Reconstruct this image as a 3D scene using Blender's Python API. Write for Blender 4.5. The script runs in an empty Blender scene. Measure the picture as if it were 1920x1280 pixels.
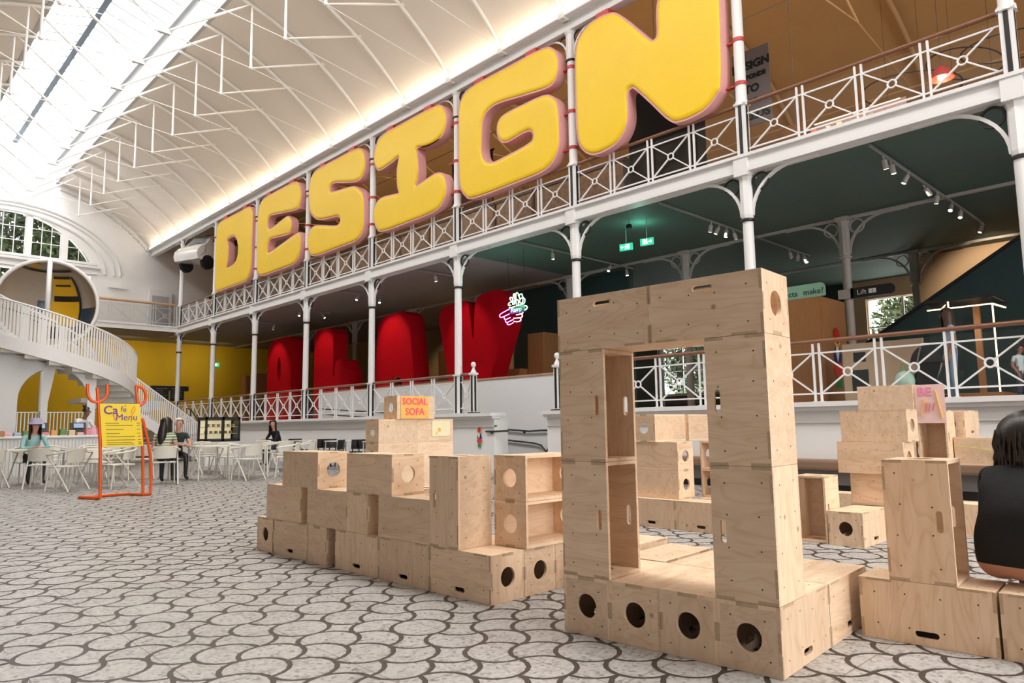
import bpy, bmesh, math, random
from mathutils import Vector, Matrix
from mathutils.geometry import tessellate_polygon
R = math.radians
random.seed(7)
SC = bpy.context.scene
COL = SC.collection

# ------------------------------------------------------------------ camera, world, light, exposure
CAMH = 1.08
_yaw, _pitch, _roll = -0.7652, 0.1170, -0.0137
_F = Vector((math.cos(_yaw)*math.cos(_pitch), math.sin(_yaw)*math.cos(_pitch), math.sin(_pitch)))
_r = Vector((math.sin(_yaw), -math.cos(_yaw), 0)); _u = _r.cross(_F)
_R = math.cos(_roll)*_r + math.sin(_roll)*_u
_U = -math.sin(_roll)*_r + math.cos(_roll)*_u
cam = bpy.data.objects.new('camera', bpy.data.cameras.new('camera'))
COL.objects.link(cam)
cam.data.sensor_width = 36.0
cam.data.lens = 36.0*1340/1920
cam.data.clip_end = 300
_m = Matrix((_R, _U, -_F)).transposed().to_4x4(); _m.translation = (0, 0, CAMH)
cam.matrix_world = _m
SC.camera = cam

w = bpy.data.worlds.new('sky'); SC.world = w; w.use_nodes = True
_bg = w.node_tree.nodes['Background']
_bg.inputs[0].default_value = (1.0, 0.985, 0.965, 1); _bg.inputs[1].default_value = 10.0   # overcast daylight
def light(name, kind, loc, energy, color=(1, 1, 1), size=.1, size_y=None, target=None, spot=None, blend=.5):
    d = bpy.data.lights.new(name, kind); d.energy = energy; d.color = color
    if kind == 'AREA':
        d.size = size
        if size_y: d.shape = 'RECTANGLE'; d.size_y = size_y
    else: d.shadow_soft_size = size
    if spot: d.spot_size = R(spot); d.spot_blend = blend
    o = bpy.data.objects.new(name, d); COL.objects.link(o); o.location = loc
    if target is not None:
        o.rotation_euler = (Vector(target)-Vector(loc)).to_track_quat('-Z', 'Y').to_euler()
    return o
YC = -5.41                                   # centre line of the nave
# portal that guides the sampling of the daylight coming through the roof glazing
_p = light('skylight_portal', 'AREA', (11.1, YC, 13.62), 1, size=54, size_y=3.3)
_p.data.cycles.is_portal = True
_p2 = light('rear_opening_portal', 'AREA', (-15.9, YC, 5.4), 1, size=10.4, size_y=9.6, target=(0, YC, 5.4)); _p2.data.cycles.is_portal = True  # guides daylight through the added rear opening
# the two cove lamp rows that wash the foot of the vault
for _y, _s in ((-11.10, 1), (0.28, -1)):
    _l = light('cove_lamp_row', 'AREA', (13.5, _y, 10.13), 150, (1, .76, .50), size=48, size_y=.08,
          target=(13.5, _y+_s*.25, 11.0))
SC.cycles.max_bounces = 7; SC.cycles.glossy_bounces = 2; SC.cycles.caustics_reflective = False; SC.cycles.caustics_refractive = False
SC.view_settings.view_transform = 'Standard'
SC.view_settings.look = 'None'
SC.view_settings.gamma = 1
SC.view_settings.use_curve_mapping = False
SC.view_settings.exposure = -0.1

# ------------------------------------------------------------------ mesh helpers
class MB:
    def __init__(s): s.v = []; s.f = []; s.mi = []; s.cur = 0
    def add(s, vs, fs):
        o = len(s.v); s.v += [tuple(p) for p in vs]
        for f in fs: s.f.append([i+o for i in f]); s.mi.append(s.cur)
        return s
    def box(s, x0, y0, z0, x1, y1, z1):
        x0, x1 = min(x0, x1), max(x0, x1); y0, y1 = min(y0, y1), max(y0, y1); z0, z1 = min(z0, z1), max(z0, z1)
        return s.add([(x0,y0,z0),(x1,y0,z0),(x1,y1,z0),(x0,y1,z0),(x0,y0,z1),(x1,y0,z1),(x1,y1,z1),(x0,y1,z1)],
                     [(3,2,1,0),(4,5,6,7),(0,1,5,4),(1,2,6,5),(2,3,7,6),(3,0,4,7)])
    def bbox(s, x0, y0, z0, x1, y1, z1, b=.01):
        x0, x1 = min(x0, x1), max(x0, x1); y0, y1 = min(y0, y1), max(y0, y1); z0, z1 = min(z0, z1), max(z0, z1)
        bm = bmesh.new()
        bmesh.ops.create_cube(bm, size=1, matrix=Matrix.Translation(((x0+x1)/2, (y0+y1)/2, (z0+z1)/2)) @ Matrix.Diagonal((x1-x0, y1-y0, z1-z0, 1)))
        bmesh.ops.bevel(bm, geom=bm.edges[:], offset=b, segments=2, profile=.6, affect='EDGES')
        return s.bm(bm)
    def bm(s, bm):
        bm.verts.index_update()
        s.add([v.co[:] for v in bm.verts], [[v.index for v in f.verts] for f in bm.faces]); bm.free(); return s
    def bar(s, p, q, w, h=None, up=(0, 0, 1)):
        p = Vector(p); q = Vector(q); h = h or w
        d = (q-p).normalized(); upv = Vector(up)
        if abs(d.dot(upv)) > .98: upv = Vector((1, 0, 0))
        a = d.cross(upv).normalized()*(w/2); b = a.cross(d).normalized()*(h/2)
        vs = [p-a-b, p+a-b, p+a+b, p-a+b, q-a-b, q+a-b, q+a+b, q-a+b]
        return s.add(vs, [(3,2,1,0),(4,5,6,7),(0,1,5,4),(1,2,6,5),(2,3,7,6),(3,0,4,7)])
    def cyl(s, p, q, r0, r1=None, n=12):
        return s.tube([p, q], [r0, r0 if r1 is None else r1], n)
    def tube(s, path, r, n=8, closed=False, caps=True):
        P = [Vector(p) for p in path]; m = len(P)
        rr = r if isinstance(r, (list, tuple)) else [r]*m
        nrm = None; rings = []
        for i in range(m):
            if closed: t = P[(i+1) % m]-P[i-1]
            else: t = P[min(i+1, m-1)]-P[max(i-1, 0)]
            t.normalize()
            if nrm is None:
                a = Vector((0, 0, 1)) if abs(t.z) < .9 else Vector((1, 0, 0)); nrm = (a-t*a.dot(t)).normalized()
            else:
                nrm = nrm-t*nrm.dot(t)
                nrm = nrm.normalized() if nrm.length > 1e-6 else t.orthogonal().normalized()
            b = t.cross(nrm)
            rings.append([P[i]+(nrm*math.cos(2*math.pi*k/n)+b*math.sin(2*math.pi*k/n))*rr[i] for k in range(n)])
        vs = [p for g in rings for p in g]; fs = []
        for i in range(m if closed else m-1):
            j = (i+1) % m
            for k in range(n): fs.append((i*n+k, i*n+(k+1) % n, j*n+(k+1) % n, j*n+k))
        if caps and not closed: fs += [tuple(range(n))[::-1], tuple((m-1)*n+k for k in range(n))]
        return s.add(vs, fs)
    def lathe(s, prof, n=16, c=(0, 0, 0), axis='z'):
        vs = []; m = len(prof)
        for r, z in prof:
            for k in range(n):
                a = 2*math.pi*k/n; p = (r*math.cos(a), r*math.sin(a), z)
                if axis == 'y': p = (p[0], p[2], -p[1])
                if axis == 'x': p = (p[2], p[0], p[1])
                vs.append((p[0]+c[0], p[1]+c[1], p[2]+c[2]))
        fs = [(i*n+k, i*n+(k+1) % n, (i+1)*n+(k+1) % n, (i+1)*n+k) for i in range(m-1) for k in range(n)]
        fs += [tuple(range(n))[::-1], tuple((m-1)*n+k for k in range(n))]
        return s.add(vs, fs)
    def sphere(s, c, r, n=14, m=9, sc=(1, 1, 1), half=None):
        vs = []; fs = []
        a0, a1 = (-90, 90) if half is None else half
        for i in range(m+1):
            t = R(a0+(a1-a0)*i/m)
            for k in range(n):
                a = 2*math.pi*k/n
                vs.append((c[0]+r*sc[0]*math.cos(t)*math.cos(a), c[1]+r*sc[1]*math.cos(t)*math.sin(a), c[2]+r*sc[2]*math.sin(t)))
        for i in range(m):
            for k in range(n): fs.append((i*n+k, i*n+(k+1) % n, (i+1)*n+(k+1) % n, (i+1)*n+k))
        fs += [tuple(range(n))[::-1], tuple(m*n+k for k in range(n))]
        return s.add(vs, fs)
    def plate(s, outer, holes, z0, z1, mp):
        """extruded 2D polygon with holes; mp(a, b, c) -> point, c runs from z0 to z1"""
        loops = [list(outer)]+[list(h) for h in holes]
        flat = [p for l in loops for p in l]; N = len(flat)
        tris = tessellate_polygon([[Vector((p[0], p[1], 0)) for p in l] for l in loops])
        vs = [mp(p[0], p[1], z1) for p in flat]+[mp(p[0], p[1], z0) for p in flat]
        fs = []
        for t in tris:
            a, b, c = t
            cr = (flat[b][0]-flat[a][0])*(flat[c][1]-flat[a][1])-(flat[b][1]-flat[a][1])*(flat[c][0]-flat[a][0])
            if cr < 0: b, c = c, b
            fs.append((a, b, c)); fs.append((a+N, c+N, b+N))
        o = 0
        for li, l in enumerate(loops):
            n = len(l)
            ar = sum(l[i][0]*l[(i+1) % n][1]-l[(i+1) % n][0]*l[i][1] for i in range(n))
            flip = (ar < 0) != (li > 0)
            for i in range(n):
                q = (o+i, o+(i+1) % n, o+(i+1) % n+N, o+i+N)
                fs.append(q if flip else q[::-1])
            o += n
        return s.add(vs, fs)
    def xform(s, M):
        s.v = [tuple(M @ Vector(p)) for p in s.v]; return s
    def mesh(s, name, mats, smooth=None):
        me = bpy.data.meshes.new(name); me.from_pydata(s.v, [], s.f)
        for m in (mats if isinstance(mats, (list, tuple)) else [mats]): me.materials.append(m)
        if isinstance(mats, (list, tuple)): me.polygons.foreach_set('material_index', s.mi)
        if smooth:
            me.polygons.foreach_set('use_smooth', [True]*len(me.polygons))
            me.set_sharp_from_angle(angle=R(smooth))
        me.update(); return me
def link(name, me, parent=None, loc=None):
    o = bpy.data.objects.new(name, me); COL.objects.link(o)
    if parent is not None: o.parent = parent
    if loc is not None: o.location = loc
    return o
def tag(o, label=None, cat=None, group=None, kind=None):
    if label: o['label'] = label
    if cat: o['category'] = cat
    if group: o['group'] = group
    if kind: o['kind'] = kind
    return o
def part(name, mb, mat, parent=None, smooth=None, label=None):
    o = link(name, mb.mesh(name, mat, smooth), parent)
    if label: o['label'] = label
    return o
def struct(name, mb, mat, smooth=None):
    return tag(part(name, mb, mat, None, smooth), kind='structure')
def thing(name, label, cat, loc=(0, 0, 0), rz=0, group=None):
    o = bpy.data.objects.new(name, None); COL.objects.link(o); o.empty_display_size = .1
    o.location = loc; o.rotation_euler = (0, 0, rz)
    return tag(o, label, cat, group)

def copy_tree(o, loc=None, rz=None, label=None, group=None, par=None):
    c = o.copy(); COL.objects.link(c); c.parent = par
    if loc is not None: c.location = loc
    if rz is not None: c.rotation_euler = (0, 0, rz)
    if label: c['label'] = label
    if group: c['group'] = group
    for ch in list(o.children): copy_tree(ch, par=c)
    return c
def mp_xz(y0):   # plate mapping: polygon (a, b) in the X-Z plane, thickness along -Y... c measured along +Y
    return lambda a, b, c: (a, y0+c, b)
def text_mesh(s, size, mat, extrude=.002, align='CENTER', name='lettering', bold=0):
    cu = bpy.data.curves.new('t', 'FONT'); cu.body = s; cu.size = size; cu.extrude = extrude
    cu.align_x = align; cu.align_y = 'CENTER'; cu.offset = bold; cu.resolution_u = 3
    o = bpy.data.objects.new('t', cu); COL.objects.link(o)
    dg = bpy.context.evaluated_depsgraph_get(); dg.update()
    me = bpy.data.meshes.new_from_object(o.evaluated_get(dg)); me.name = name
    bpy.data.objects.remove(o); bpy.data.curves.remove(cu)
    me.materials.clear(); me.materials.append(mat); return me
def text(s, size, mat, parent, M, name='lettering', align='CENTER', bold=0):
    """M: 4x4 matrix, text lies in its XY plane"""
    o = link(name, text_mesh(s, size, mat, align=align, name=name, bold=bold), parent)
    o.matrix_local = M; return o
def frame(origin, xdir, ydir):
    x = Vector(xdir).normalized(); y = Vector(ydir).normalized(); z = x.cross(y).normalized(); y = z.cross(x)
    m = Matrix((x, y, z)).transposed().to_4x4(); m.translation = Vector(origin); return m
def catmull(pts, n=5, closed=True):
    out = []; m = len(pts)
    for i in range(m if closed else m-1):
        if closed: p0, p1, p2, p3 = pts[i-1], pts[i], pts[(i+1) % m], pts[(i+2) % m]
        else: p0, p1, p2, p3 = pts[max(i-1, 0)], pts[i], pts[i+1], pts[min(i+2, m-1)]
        for k in range(n):
            t = k/n
            out.append(tuple(.5*((2*b)+(-a+c)*t+(2*a-5*b+4*c-d)*t*t+(-a+3*b-3*c+d)*t**3) for a, b, c, d in zip(p0, p1, p2, p3)))
    if not closed: out.append(tuple(pts[-1]))
    return out
def rrect(x0, y0, x1, y1, rs, n=6):
    """rounded rectangle, rs = radii at (x0,y0),(x1,y0),(x1,y1),(x0,y1), counter-clockwise"""
    if not isinstance(rs, (list, tuple)): rs = [rs]*4
    out = []
    for (cx, cy, a0), r in zip(((x0+rs[0], y0+rs[0], 180), (x1-rs[1], y0+rs[1], 270), (x1-rs[2], y1-rs[2], 0), (x0+rs[3], y1-rs[3], 90)), rs):
        for k in range(n+1):
            a = R(a0+90*k/n); out.append((cx+r*math.cos(a), cy+r*math.sin(a)))
    return out
def circ(cx, cy, r, n=20, r2=None):
    return [(cx+r*math.cos(2*math.pi*k/n), cy+(r2 or r)*math.sin(2*math.pi*k/n)) for k in range(n)]
def pillow(mb, out, holes, steps, y0):
    """padded face: rings of inset outlines climbing to a flat cap; steps = [(inset, height)]"""
    loops = [out]+holes
    prev = None
    for k, (d, h) in enumerate(steps):
        cur = [[(a, y0+h, b) for a, b in inset(l, d if i == 0 else -d)] for i, l in enumerate(loops)]
        if prev:
            for i, (p, c) in enumerate(zip(prev, cur)):
                n = len(p); q = loops[i]
                ar = sum(q[j][0]*q[(j+1) % n][1]-q[(j+1) % n][0]*q[j][1] for j in range(n))
                fl = (ar > 0) == (i == 0)
                fs = [(j, (j+1) % n, n+(j+1) % n, n+j) for j in range(n)]
                mb.add(p+c, [f[::-1] for f in fs] if fl else fs)
        prev = cur
    flat = [p for l in prev for p in l]
    tris = tessellate_polygon([[Vector((p[0], p[2], 0)) for p in l] for l in prev]); fs = []
    for a, b, c in tris:
        cr = (flat[b][0]-flat[a][0])*(flat[c][2]-flat[a][2])-(flat[b][2]-flat[a][2])*(flat[c][0]-flat[a][0])
        fs.append((a, c, b) if cr > 0 else (a, b, c))
    mb.add(flat, fs); return mb
def inset(poly, d):
    n = len(poly); ar = sum(poly[i][0]*poly[(i+1) % n][1]-poly[(i+1) % n][0]*poly[i][1] for i in range(n))
    sg = 1 if ar > 0 else -1; out = []
    for i in range(n):
        a = Vector(poly[i-1]); b = Vector(poly[i]); c = Vector(poly[(i+1) % n])
        t = (c-a); t = t.normalized() if t.length > 1e-9 else Vector((1, 0))
        out.append((b.x-t.y*d*sg, b.y+t.x*d*sg))
    return out

# ------------------------------------------------------------------ materials (all procedural)
MATS = {}
def mat(name, color, rough=.6, metal=0, emit=None, estr=0, var=0, scale=8, bump=0, spec=.5, coat=0, stretch=None, c2=None, rnd=0):
    m = bpy.data.materials.new(name); m.use_nodes = True; nt = m.node_tree; N = nt.nodes; L = nt.links
    b = N['Principled BSDF']; b.inputs['Roughness'].default_value = rough; b.inputs['Metallic'].default_value = metal
    b.inputs['Specular IOR Level'].default_value = spec; b.inputs['Coat Weight'].default_value = coat
    c = (*color, 1)
    tc = N.new('ShaderNodeTexCoord'); no = N.new('ShaderNodeTexNoise'); no.inputs['Scale'].default_value = scale
    no.inputs['Detail'].default_value = 4
    src = tc.outputs['Object']
    if stretch:
        mp = N.new('ShaderNodeMapping'); mp.inputs['Scale'].default_value = stretch; L.new(src, mp.inputs[0]); src = mp.outputs[0]
    L.new(src, no.inputs['Vector'])
    mx = N.new('ShaderNodeMix'); mx.data_type = 'RGBA'
    v = var or .04
    mx.inputs[6].default_value = tuple(max(0, x*(1-v)) for x in color)+(1,)
    mx.inputs[7].default_value = (*(c2 or tuple(min(1, x*(1+v)) for x in color)), 1)
    L.new(no.outputs['Fac'], mx.inputs[0])
    out = mx.outputs[2]
    if rnd:
        oi = N.new('ShaderNodeObjectInfo'); mr = N.new('ShaderNodeMapRange')
        mr.inputs[3].default_value = 1-rnd; mr.inputs[4].default_value = 1+rnd; L.new(oi.outputs['Random'], mr.inputs[0])
        vm = N.new('ShaderNodeVectorMath'); vm.operation = 'SCALE'; L.new(out, vm.inputs[0]); L.new(mr.outputs[0], vm.inputs['Scale']); out = vm.outputs[0]
    L.new(out, b.inputs['Base Color'])
    if bump:
        bp = N.new('ShaderNodeBump'); bp.inputs['Strength'].default_value = bump; bp.inputs['Distance'].default_value = .01
        L.new(no.outputs['Fac'], bp.inputs['Height']); L.new(bp.outputs[0], b.inputs['Normal'])
    if emit:
        b.inputs['Emission Color'].default_value = (*emit, 1); b.inputs['Emission Strength'].default_value = estr
    MATS[name] = m; return m
def glassmat(name, tint=(1, 1, 1), gloss=.08, rough=.02, alpha=.0):
    m = bpy.data.materials.new(name); m.use_nodes = True; nt = m.node_tree; N = nt.nodes; L = nt.links
    N.remove(N['Principled BSDF']); o = N['Material Output']
    t = N.new('ShaderNodeBsdfTransparent'); t.inputs[0].default_value = (*tint, 1)
    g = N.new('ShaderNodeBsdfGlossy'); g.inputs['Roughness'].default_value = rough
    mx = N.new('ShaderNodeMixShader'); lw = N.new('ShaderNodeLayerWeight'); lw.inputs[0].default_value = .5
    pw = N.new('ShaderNodeMath'); pw.operation = 'POWER'; pw.inputs[1].default_value = 5; L.new(lw.outputs['Facing'], pw.inputs[0])
    ma = N.new('ShaderNodeMath'); ma.operation = 'MULTIPLY_ADD'; ma.inputs[1].default_value = .55; ma.inputs[2].default_value = .025; L.new(pw.outputs[0], ma.inputs[0])
    L.new(ma.outputs[0], mx.inputs[0]); L.new(t.outputs[0], mx.inputs[1]); L.new(g.outputs[0], mx.inputs[2]); L.new(mx.outputs[0], o.inputs[0])
    if gloss == 0: L.new(t.outputs[0], o.inputs[0])
    MATS[name] = m; return m
white = mat('white_paint', (.80, .79, .785), .45, var=.02)
cream = mat('vault_plaster', (.87, .80, .735), .7, var=.02, scale=1.5)
wallw = mat('white_wall', (.82, .81, .80), .7, var=.02, scale=2)
offw = mat('offwhite_plastic', (.74, .71, .63), .42, var=.02)
black = mat('black_paint', (.015, .014, .015), .4, var=.1)
blackf = mat('black_fabric', (.0075, .0075, .0085), .9, var=.25, scale=30, bump=.25)
rail_w = mat('rail_wood', (.23, .10, .055), .3, var=.25, scale=6, stretch=(1, 12, 12))
yellow = mat('yellow_vinyl', (.92, .60, .002), .42, var=.05, scale=1.2, bump=.35)
pink = mat('pink_foam', (.74, .37, .36), .6, var=.05)
red = mat('red_felt', (.46, .002, .010), .85, var=.12, scale=3, spec=.08)
redm = mat('red_paint', (.55, .06, .055), .4)
green = mat('green_ceiling', (.095, .150, .128), .8, var=.08, scale=1.5)
greyc = mat('grey_ceiling', (.31, .29, .275), .8, var=.05, scale=1.5)
tan = mat('tan_vault', (.52, .345, .18), .8, var=.06, scale=1.5)
tanrib = mat('tan_rib', (.60, .43, .26), .6)
yellw = mat('yellow_wall', (.70, .43, .004), .75, var=.05, scale=1)
dgreen = mat('dark_green', (.026, .060, .060), .5, var=.1)
oak = mat('oak_veneer', (.44, .20, .075), .45, var=.22, scale=5, stretch=(10, 10, 1), rnd=.12)
lino = mat('gallery_floor', (.16, .09, .055), .4, var=.15, scale=4, stretch=(1, 8, 1))
copingw = mat('coping_wood', (.50, .30, .17), .45, var=.15, scale=6)
glass = glassmat('clear_glass'); roofglass = glassmat('roof_glass', (.97, .98, .98), 0)
steel = mat('steel', (.5, .5, .5), .35, metal=1)
orange = mat('orange_enamel', (.82, .115, .012), .25, var=.03)
screen = mat('screen_glow', (.1, .1, .12), .3, emit=(.5, .65, .9), estr=.6)
lampE = mat('lamp_lens', (1, 1, 1), .3, emit=(1, .9, .72), estr=14)
coveE = mat('cove_tube', (1, 1, 1), .3, emit=(1, .86, .62), estr=2.6)
exitE = mat('exit_green', (.05, .5, .3), .4, emit=(.03, .55, .30), estr=1.2)
exitW = mat('exit_white', (1, 1, 1), .4, emit=(.8, 1, .9), estr=2.2)
darkv = mat('dark_void', (.012, .011, .011), .9)
skin = mat('skin', (.58, .31, .22), .5, var=.05, scale=12)
skin2 = mat('skin_brown', (.24, .11, .065), .5, var=.05, scale=12)
hairb = mat('black_hair', (.014, .009, .007), .36, var=.4, scale=40, stretch=(6, 6, .6), bump=.12)
hairg = mat('grey_hair', (.62, .58, .53), .5, var=.15, scale=40, bump=.3)
greytile = mat('grey_panel', (.45, .45, .45), .6)
# ------------------------------------------------------------------ wood and floor materials
def woodmat(name, light_c, dark_c, axis=(1.0, 1.0, 9.0)):
    m = bpy.data.materials.new(name); m.use_nodes = True; nt = m.node_tree; N = nt.nodes; L = nt.links
    b = N['Principled BSDF']; b.inputs['Roughness'].default_value = .55; b.inputs['Specular IOR Level'].default_value = .3
    tc = N.new('ShaderNodeTexCoord'); oi = N.new('ShaderNodeObjectInfo')
    off = N.new('ShaderNodeVectorMath'); off.operation = 'SCALE'; off.inputs[0].default_value = (7.3, 3.1, 11.7); L.new(oi.outputs['Random'], off.inputs['Scale'])
    ad = N.new('ShaderNodeVectorMath'); ad.operation = 'ADD'; L.new(tc.outputs['Object'], ad.inputs[0]); L.new(off.outputs[0], ad.inputs[1])
    # grain runs along x or along z, panel by panel
    sw = N.new('ShaderNodeVectorRotate'); sw.rotation_type = 'Y_AXIS'
    gt = N.new('ShaderNodeMath'); gt.operation = 'GREATER_THAN'; gt.inputs[1].default_value = .5
    fr = N.new('ShaderNodeMath'); fr.operation = 'FRACT'; ml = N.new('ShaderNodeMath'); ml.operation = 'MULTIPLY'; ml.inputs[1].default_value = 17.3
    L.new(oi.outputs['Random'], ml.inputs[0]); L.new(ml.outputs[0], fr.inputs[0]); L.new(fr.outputs[0], gt.inputs[0])
    an = N.new('ShaderNodeMath'); an.operation = 'MULTIPLY'; an.inputs[1].default_value = math.pi/2; L.new(gt.outputs[0], an.inputs[0])
    L.new(ad.outputs[0], sw.inputs['Vector']); L.new(an.outputs[0], sw.inputs['Angle'])
    mp = N.new('ShaderNodeMapping'); mp.inputs['Scale'].default_value = (1.1, 4, 7); L.new(sw.outputs[0], mp.inputs[0])
    n1 = N.new('ShaderNodeTexNoise'); n1.inputs['Scale'].default_value = .9; n1.inputs['Detail'].default_value = 2; n1.inputs['Distortion'].default_value = .6
    L.new(mp.outputs[0], n1.inputs['Vector'])
    rg = N.new('ShaderNodeMath'); rg.operation = 'MULTIPLY'; rg.inputs[1].default_value = 13; L.new(n1.outputs['Fac'], rg.inputs[0])
    r2 = N.new('ShaderNodeMath'); r2.operation = 'FRACT'; L.new(rg.outputs[0], r2.inputs[0])
    cr = N.new('ShaderNodeValToRGB'); cr.color_ramp.elements[0].position = 0; cr.color_ramp.elements[0].color = (.62, .62, .62, 1)
    cr.color_ramp.elements[1].position = .22; cr.color_ramp.elements[1].color = (0, 0, 0, 1)
    e = cr.color_ramp.elements.new(.8); e.color = (.08, .08, .08, 1); e = cr.color_ramp.elements.new(1); e.color = (.62, .62, .62, 1)
    L.new(r2.outputs[0], cr.inputs[0])
    n2 = N.new('ShaderNodeTexNoise'); n2.inputs['Scale'].default_value = 3; n2.inputs['Detail'].default_value = 3; L.new(mp.outputs[0], n2.inputs['Vector'])
    mx = N.new('ShaderNodeMix'); mx.data_type = 'RGBA'; mx.inputs[6].default_value = (*light_c, 1); mx.inputs[7].default_value = (*dark_c, 1)
    ab = N.new('ShaderNodeMath'); ab.operation = 'MULTIPLY_ADD'; ab.inputs[1].default_value = .55; L.new(cr.outputs[0], ab.inputs[0])
    mr0 = N.new('ShaderNodeMapRange'); mr0.inputs[1].default_value = .35; mr0.inputs[2].default_value = .75; mr0.inputs[3].default_value = 0; mr0.inputs[4].default_value = .42
    L.new(n2.outputs['Fac'], mr0.inputs[0]); L.new(mr0.outputs[0], ab.inputs[2]); L.new(ab.outputs[0], mx.inputs[0])
    vo = N.new('ShaderNodeTexVoronoi'); vo.inputs['Scale'].default_value = 4.2; L.new(ad.outputs[0], vo.inputs['Vector'])
    kn = N.new('ShaderNodeMapRange'); kn.inputs[1].default_value = .035; kn.inputs[2].default_value = .075; kn.inputs[3].default_value = .65; kn.inputs[4].default_value = 0
    L.new(vo.outputs['Distance'], kn.inputs[0])
    mk = N.new('ShaderNodeMix'); mk.data_type = 'RGBA'; mk.inputs[7].default_value = (.23, .10, .04, 1); L.new(kn.outputs[0], mk.inputs[0]); L.new(mx.outputs[2], mk.inputs[6])
    mr = N.new('ShaderNodeMapRange'); mr.inputs[3].default_value = .88; mr.inputs[4].default_value = 1.10; L.new(oi.outputs['Random'], mr.inputs[0])
    vm = N.new('ShaderNodeVectorMath'); vm.operation = 'SCALE'; L.new(mk.outputs[2], vm.inputs[0]); L.new(mr.outputs[0], vm.inputs['Scale'])
    L.new(vm.outputs[0], b.inputs['Base Color'])
    return m
pine = woodmat('pine_plywood', (.86, .65, .465), (.64, .405, .225))
endgr = mat('ply_end_grain', (.52, .375, .24), .7, var=.3, scale=60, stretch=(1, 1, 1))
holem = mat('screw_hole_dark', (.05, .025, .012), .9)

def tilemat():
    m = bpy.data.materials.new('marble_mosaic'); m.use_nodes = True; nt = m.node_tree; N = nt.nodes; L = nt.links
    b = N['Principled BSDF']; b.inputs['Roughness'].default_value = .42; b.inputs['Specular IOR Level'].default_value = .35
    g = N.new('ShaderNodeNewGeometry')
    vo = N.new('ShaderNodeTexVoronoi'); vo.inputs['Scale'].default_value = 60; L.new(g.outputs['Position'], vo.inputs['Vector'])
    n1 = N.new('ShaderNodeTexNoise'); n1.inputs['Scale'].default_value = 1.6; n1.inputs['Detail'].default_value = 3; L.new(g.outputs['Position'], n1.inputs['Vector'])
    cr = N.new('ShaderNodeValToRGB'); E = cr.color_ramp.elements
    E[0].position = 0; E[0].color = (.17, .152, .138, 1); E[1].position = .28; E[1].color = (.43, .41, .39, 1)
    e = E.new(.7); e.color = (.56, .54, .52, 1)
    L.new(vo.outputs['Color'], cr.inputs[0])
    mx = N.new('ShaderNodeMix'); mx.data_type = 'RGBA'; mx.blend_type = 'MULTIPLY'; mx.inputs[0].default_value = .3
    L.new(cr.outputs[0], mx.inputs[6]); L.new(n1.outputs['Fac'], mx.inputs[7])
    sp = N.new('ShaderNodeSeparateXYZ'); L.new(g.outputs['Position'], sp.inputs[0])
    ms = []
    for ax, ph in (('X', 3.193), ('Y', -1.846)):
        a = N.new('ShaderNodeMath'); a.operation = 'SUBTRACT'; a.inputs[1].default_value = ph-.3084; L.new(sp.outputs[ax], a.inputs[0])
        p = N.new('ShaderNodeMath'); p.operation = 'PINGPONG'; p.inputs[1].default_value = .3084; L.new(a.outputs[0], p.inputs[0])
        c = N.new('ShaderNodeMath'); c.operation = 'GREATER_THAN'; c.inputs[1].default_value = .3084-.0028; L.new(p.outputs[0], c.inputs[0]); ms.append(c)
    o = N.new('ShaderNodeMath'); o.operation = 'MAXIMUM'; L.new(ms[0].outputs[0], o.inputs[0]); L.new(ms[1].outputs[0], o.inputs[1])
    h = N.new('ShaderNodeMath'); h.operation = 'MULTIPLY'; h.inputs[1].default_value = .7; L.new(o.outputs[0], h.inputs[0])
    m2 = N.new('ShaderNodeMix'); m2.data_type = 'RGBA'; m2.inputs[7].default_value = (.12, .08, .05, 1); L.new(h.outputs[0], m2.inputs[0]); L.new(mx.outputs[2], m2.inputs[6])
    L.new(m2.outputs[2], b.inputs['Base Color'])
    return m
tile = tilemat()
grout = mat('dark_mosaic_band', (.052, .038, .030), .55, var=.3, scale=90)

ORD = ['zeroth', 'first', 'second', 'third', 'fourth', 'fifth', 'sixth', 'seventh', 'eighth', 'ninth', 'tenth', 'eleventh', 'twelfth', 'thirteenth', 'fourteenth', 'fifteenth', 'sixteenth', 'seventeenth', 'eighteenth']
# ------------------------------------------------------------------ floor: fish scale mosaic
floor = struct('floor', MB().box(-16, -13.3, -.3, 38.2, 9, -.002), grout)
LA, P0, Q0 = .2181, -.1602, 3.4817
def hsh(i, j, k):
    x = (i*374761393+j*668265263+k*2147483647+12345) & 0xffffffff
    x = ((x ^ (x >> 13))*1274126177) & 0xffffffff
    return ((x ^ (x >> 16)) >> 7) & 1
def cellxy(i, j):
    p = P0+LA*(i+.5); q = Q0+LA*(j+.5); return ((p+q)/2**.5, (p-q)/2**.5)
def tile_poly(sg, n=4):
    """sg: four flags (right, top, left, bottom) in the lattice frame, 1 = side bulges outward"""
    r = LA/2**.5; d = .0128; out = []
    for k, s in enumerate(sg):
        c = 90*k; d0 = 22.6 if not s and not sg[k-1] else 4; d1 = 22.6 if not s and not sg[(k+1) % 4] else 4
        if s:
            for t in range(n+1):
                a = R(c-45+d0+(90-d0-d1)*t/n); out.append(((r-d)*math.cos(a), (r-d)*math.sin(a)))
        else:
            cx, cy = LA*math.cos(R(c)), LA*math.sin(R(c))
            for t in range(n+1):
                a = R(c+180+45-d0-(90-d0-d1)*t/n); out.append((cx+(r+d)*math.cos(a), cy+(r+d)*math.sin(a)))
    return [((p+q)/2**.5, (p-q)/2**.5) for p, q in out][::-1]
TP = {}
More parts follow.
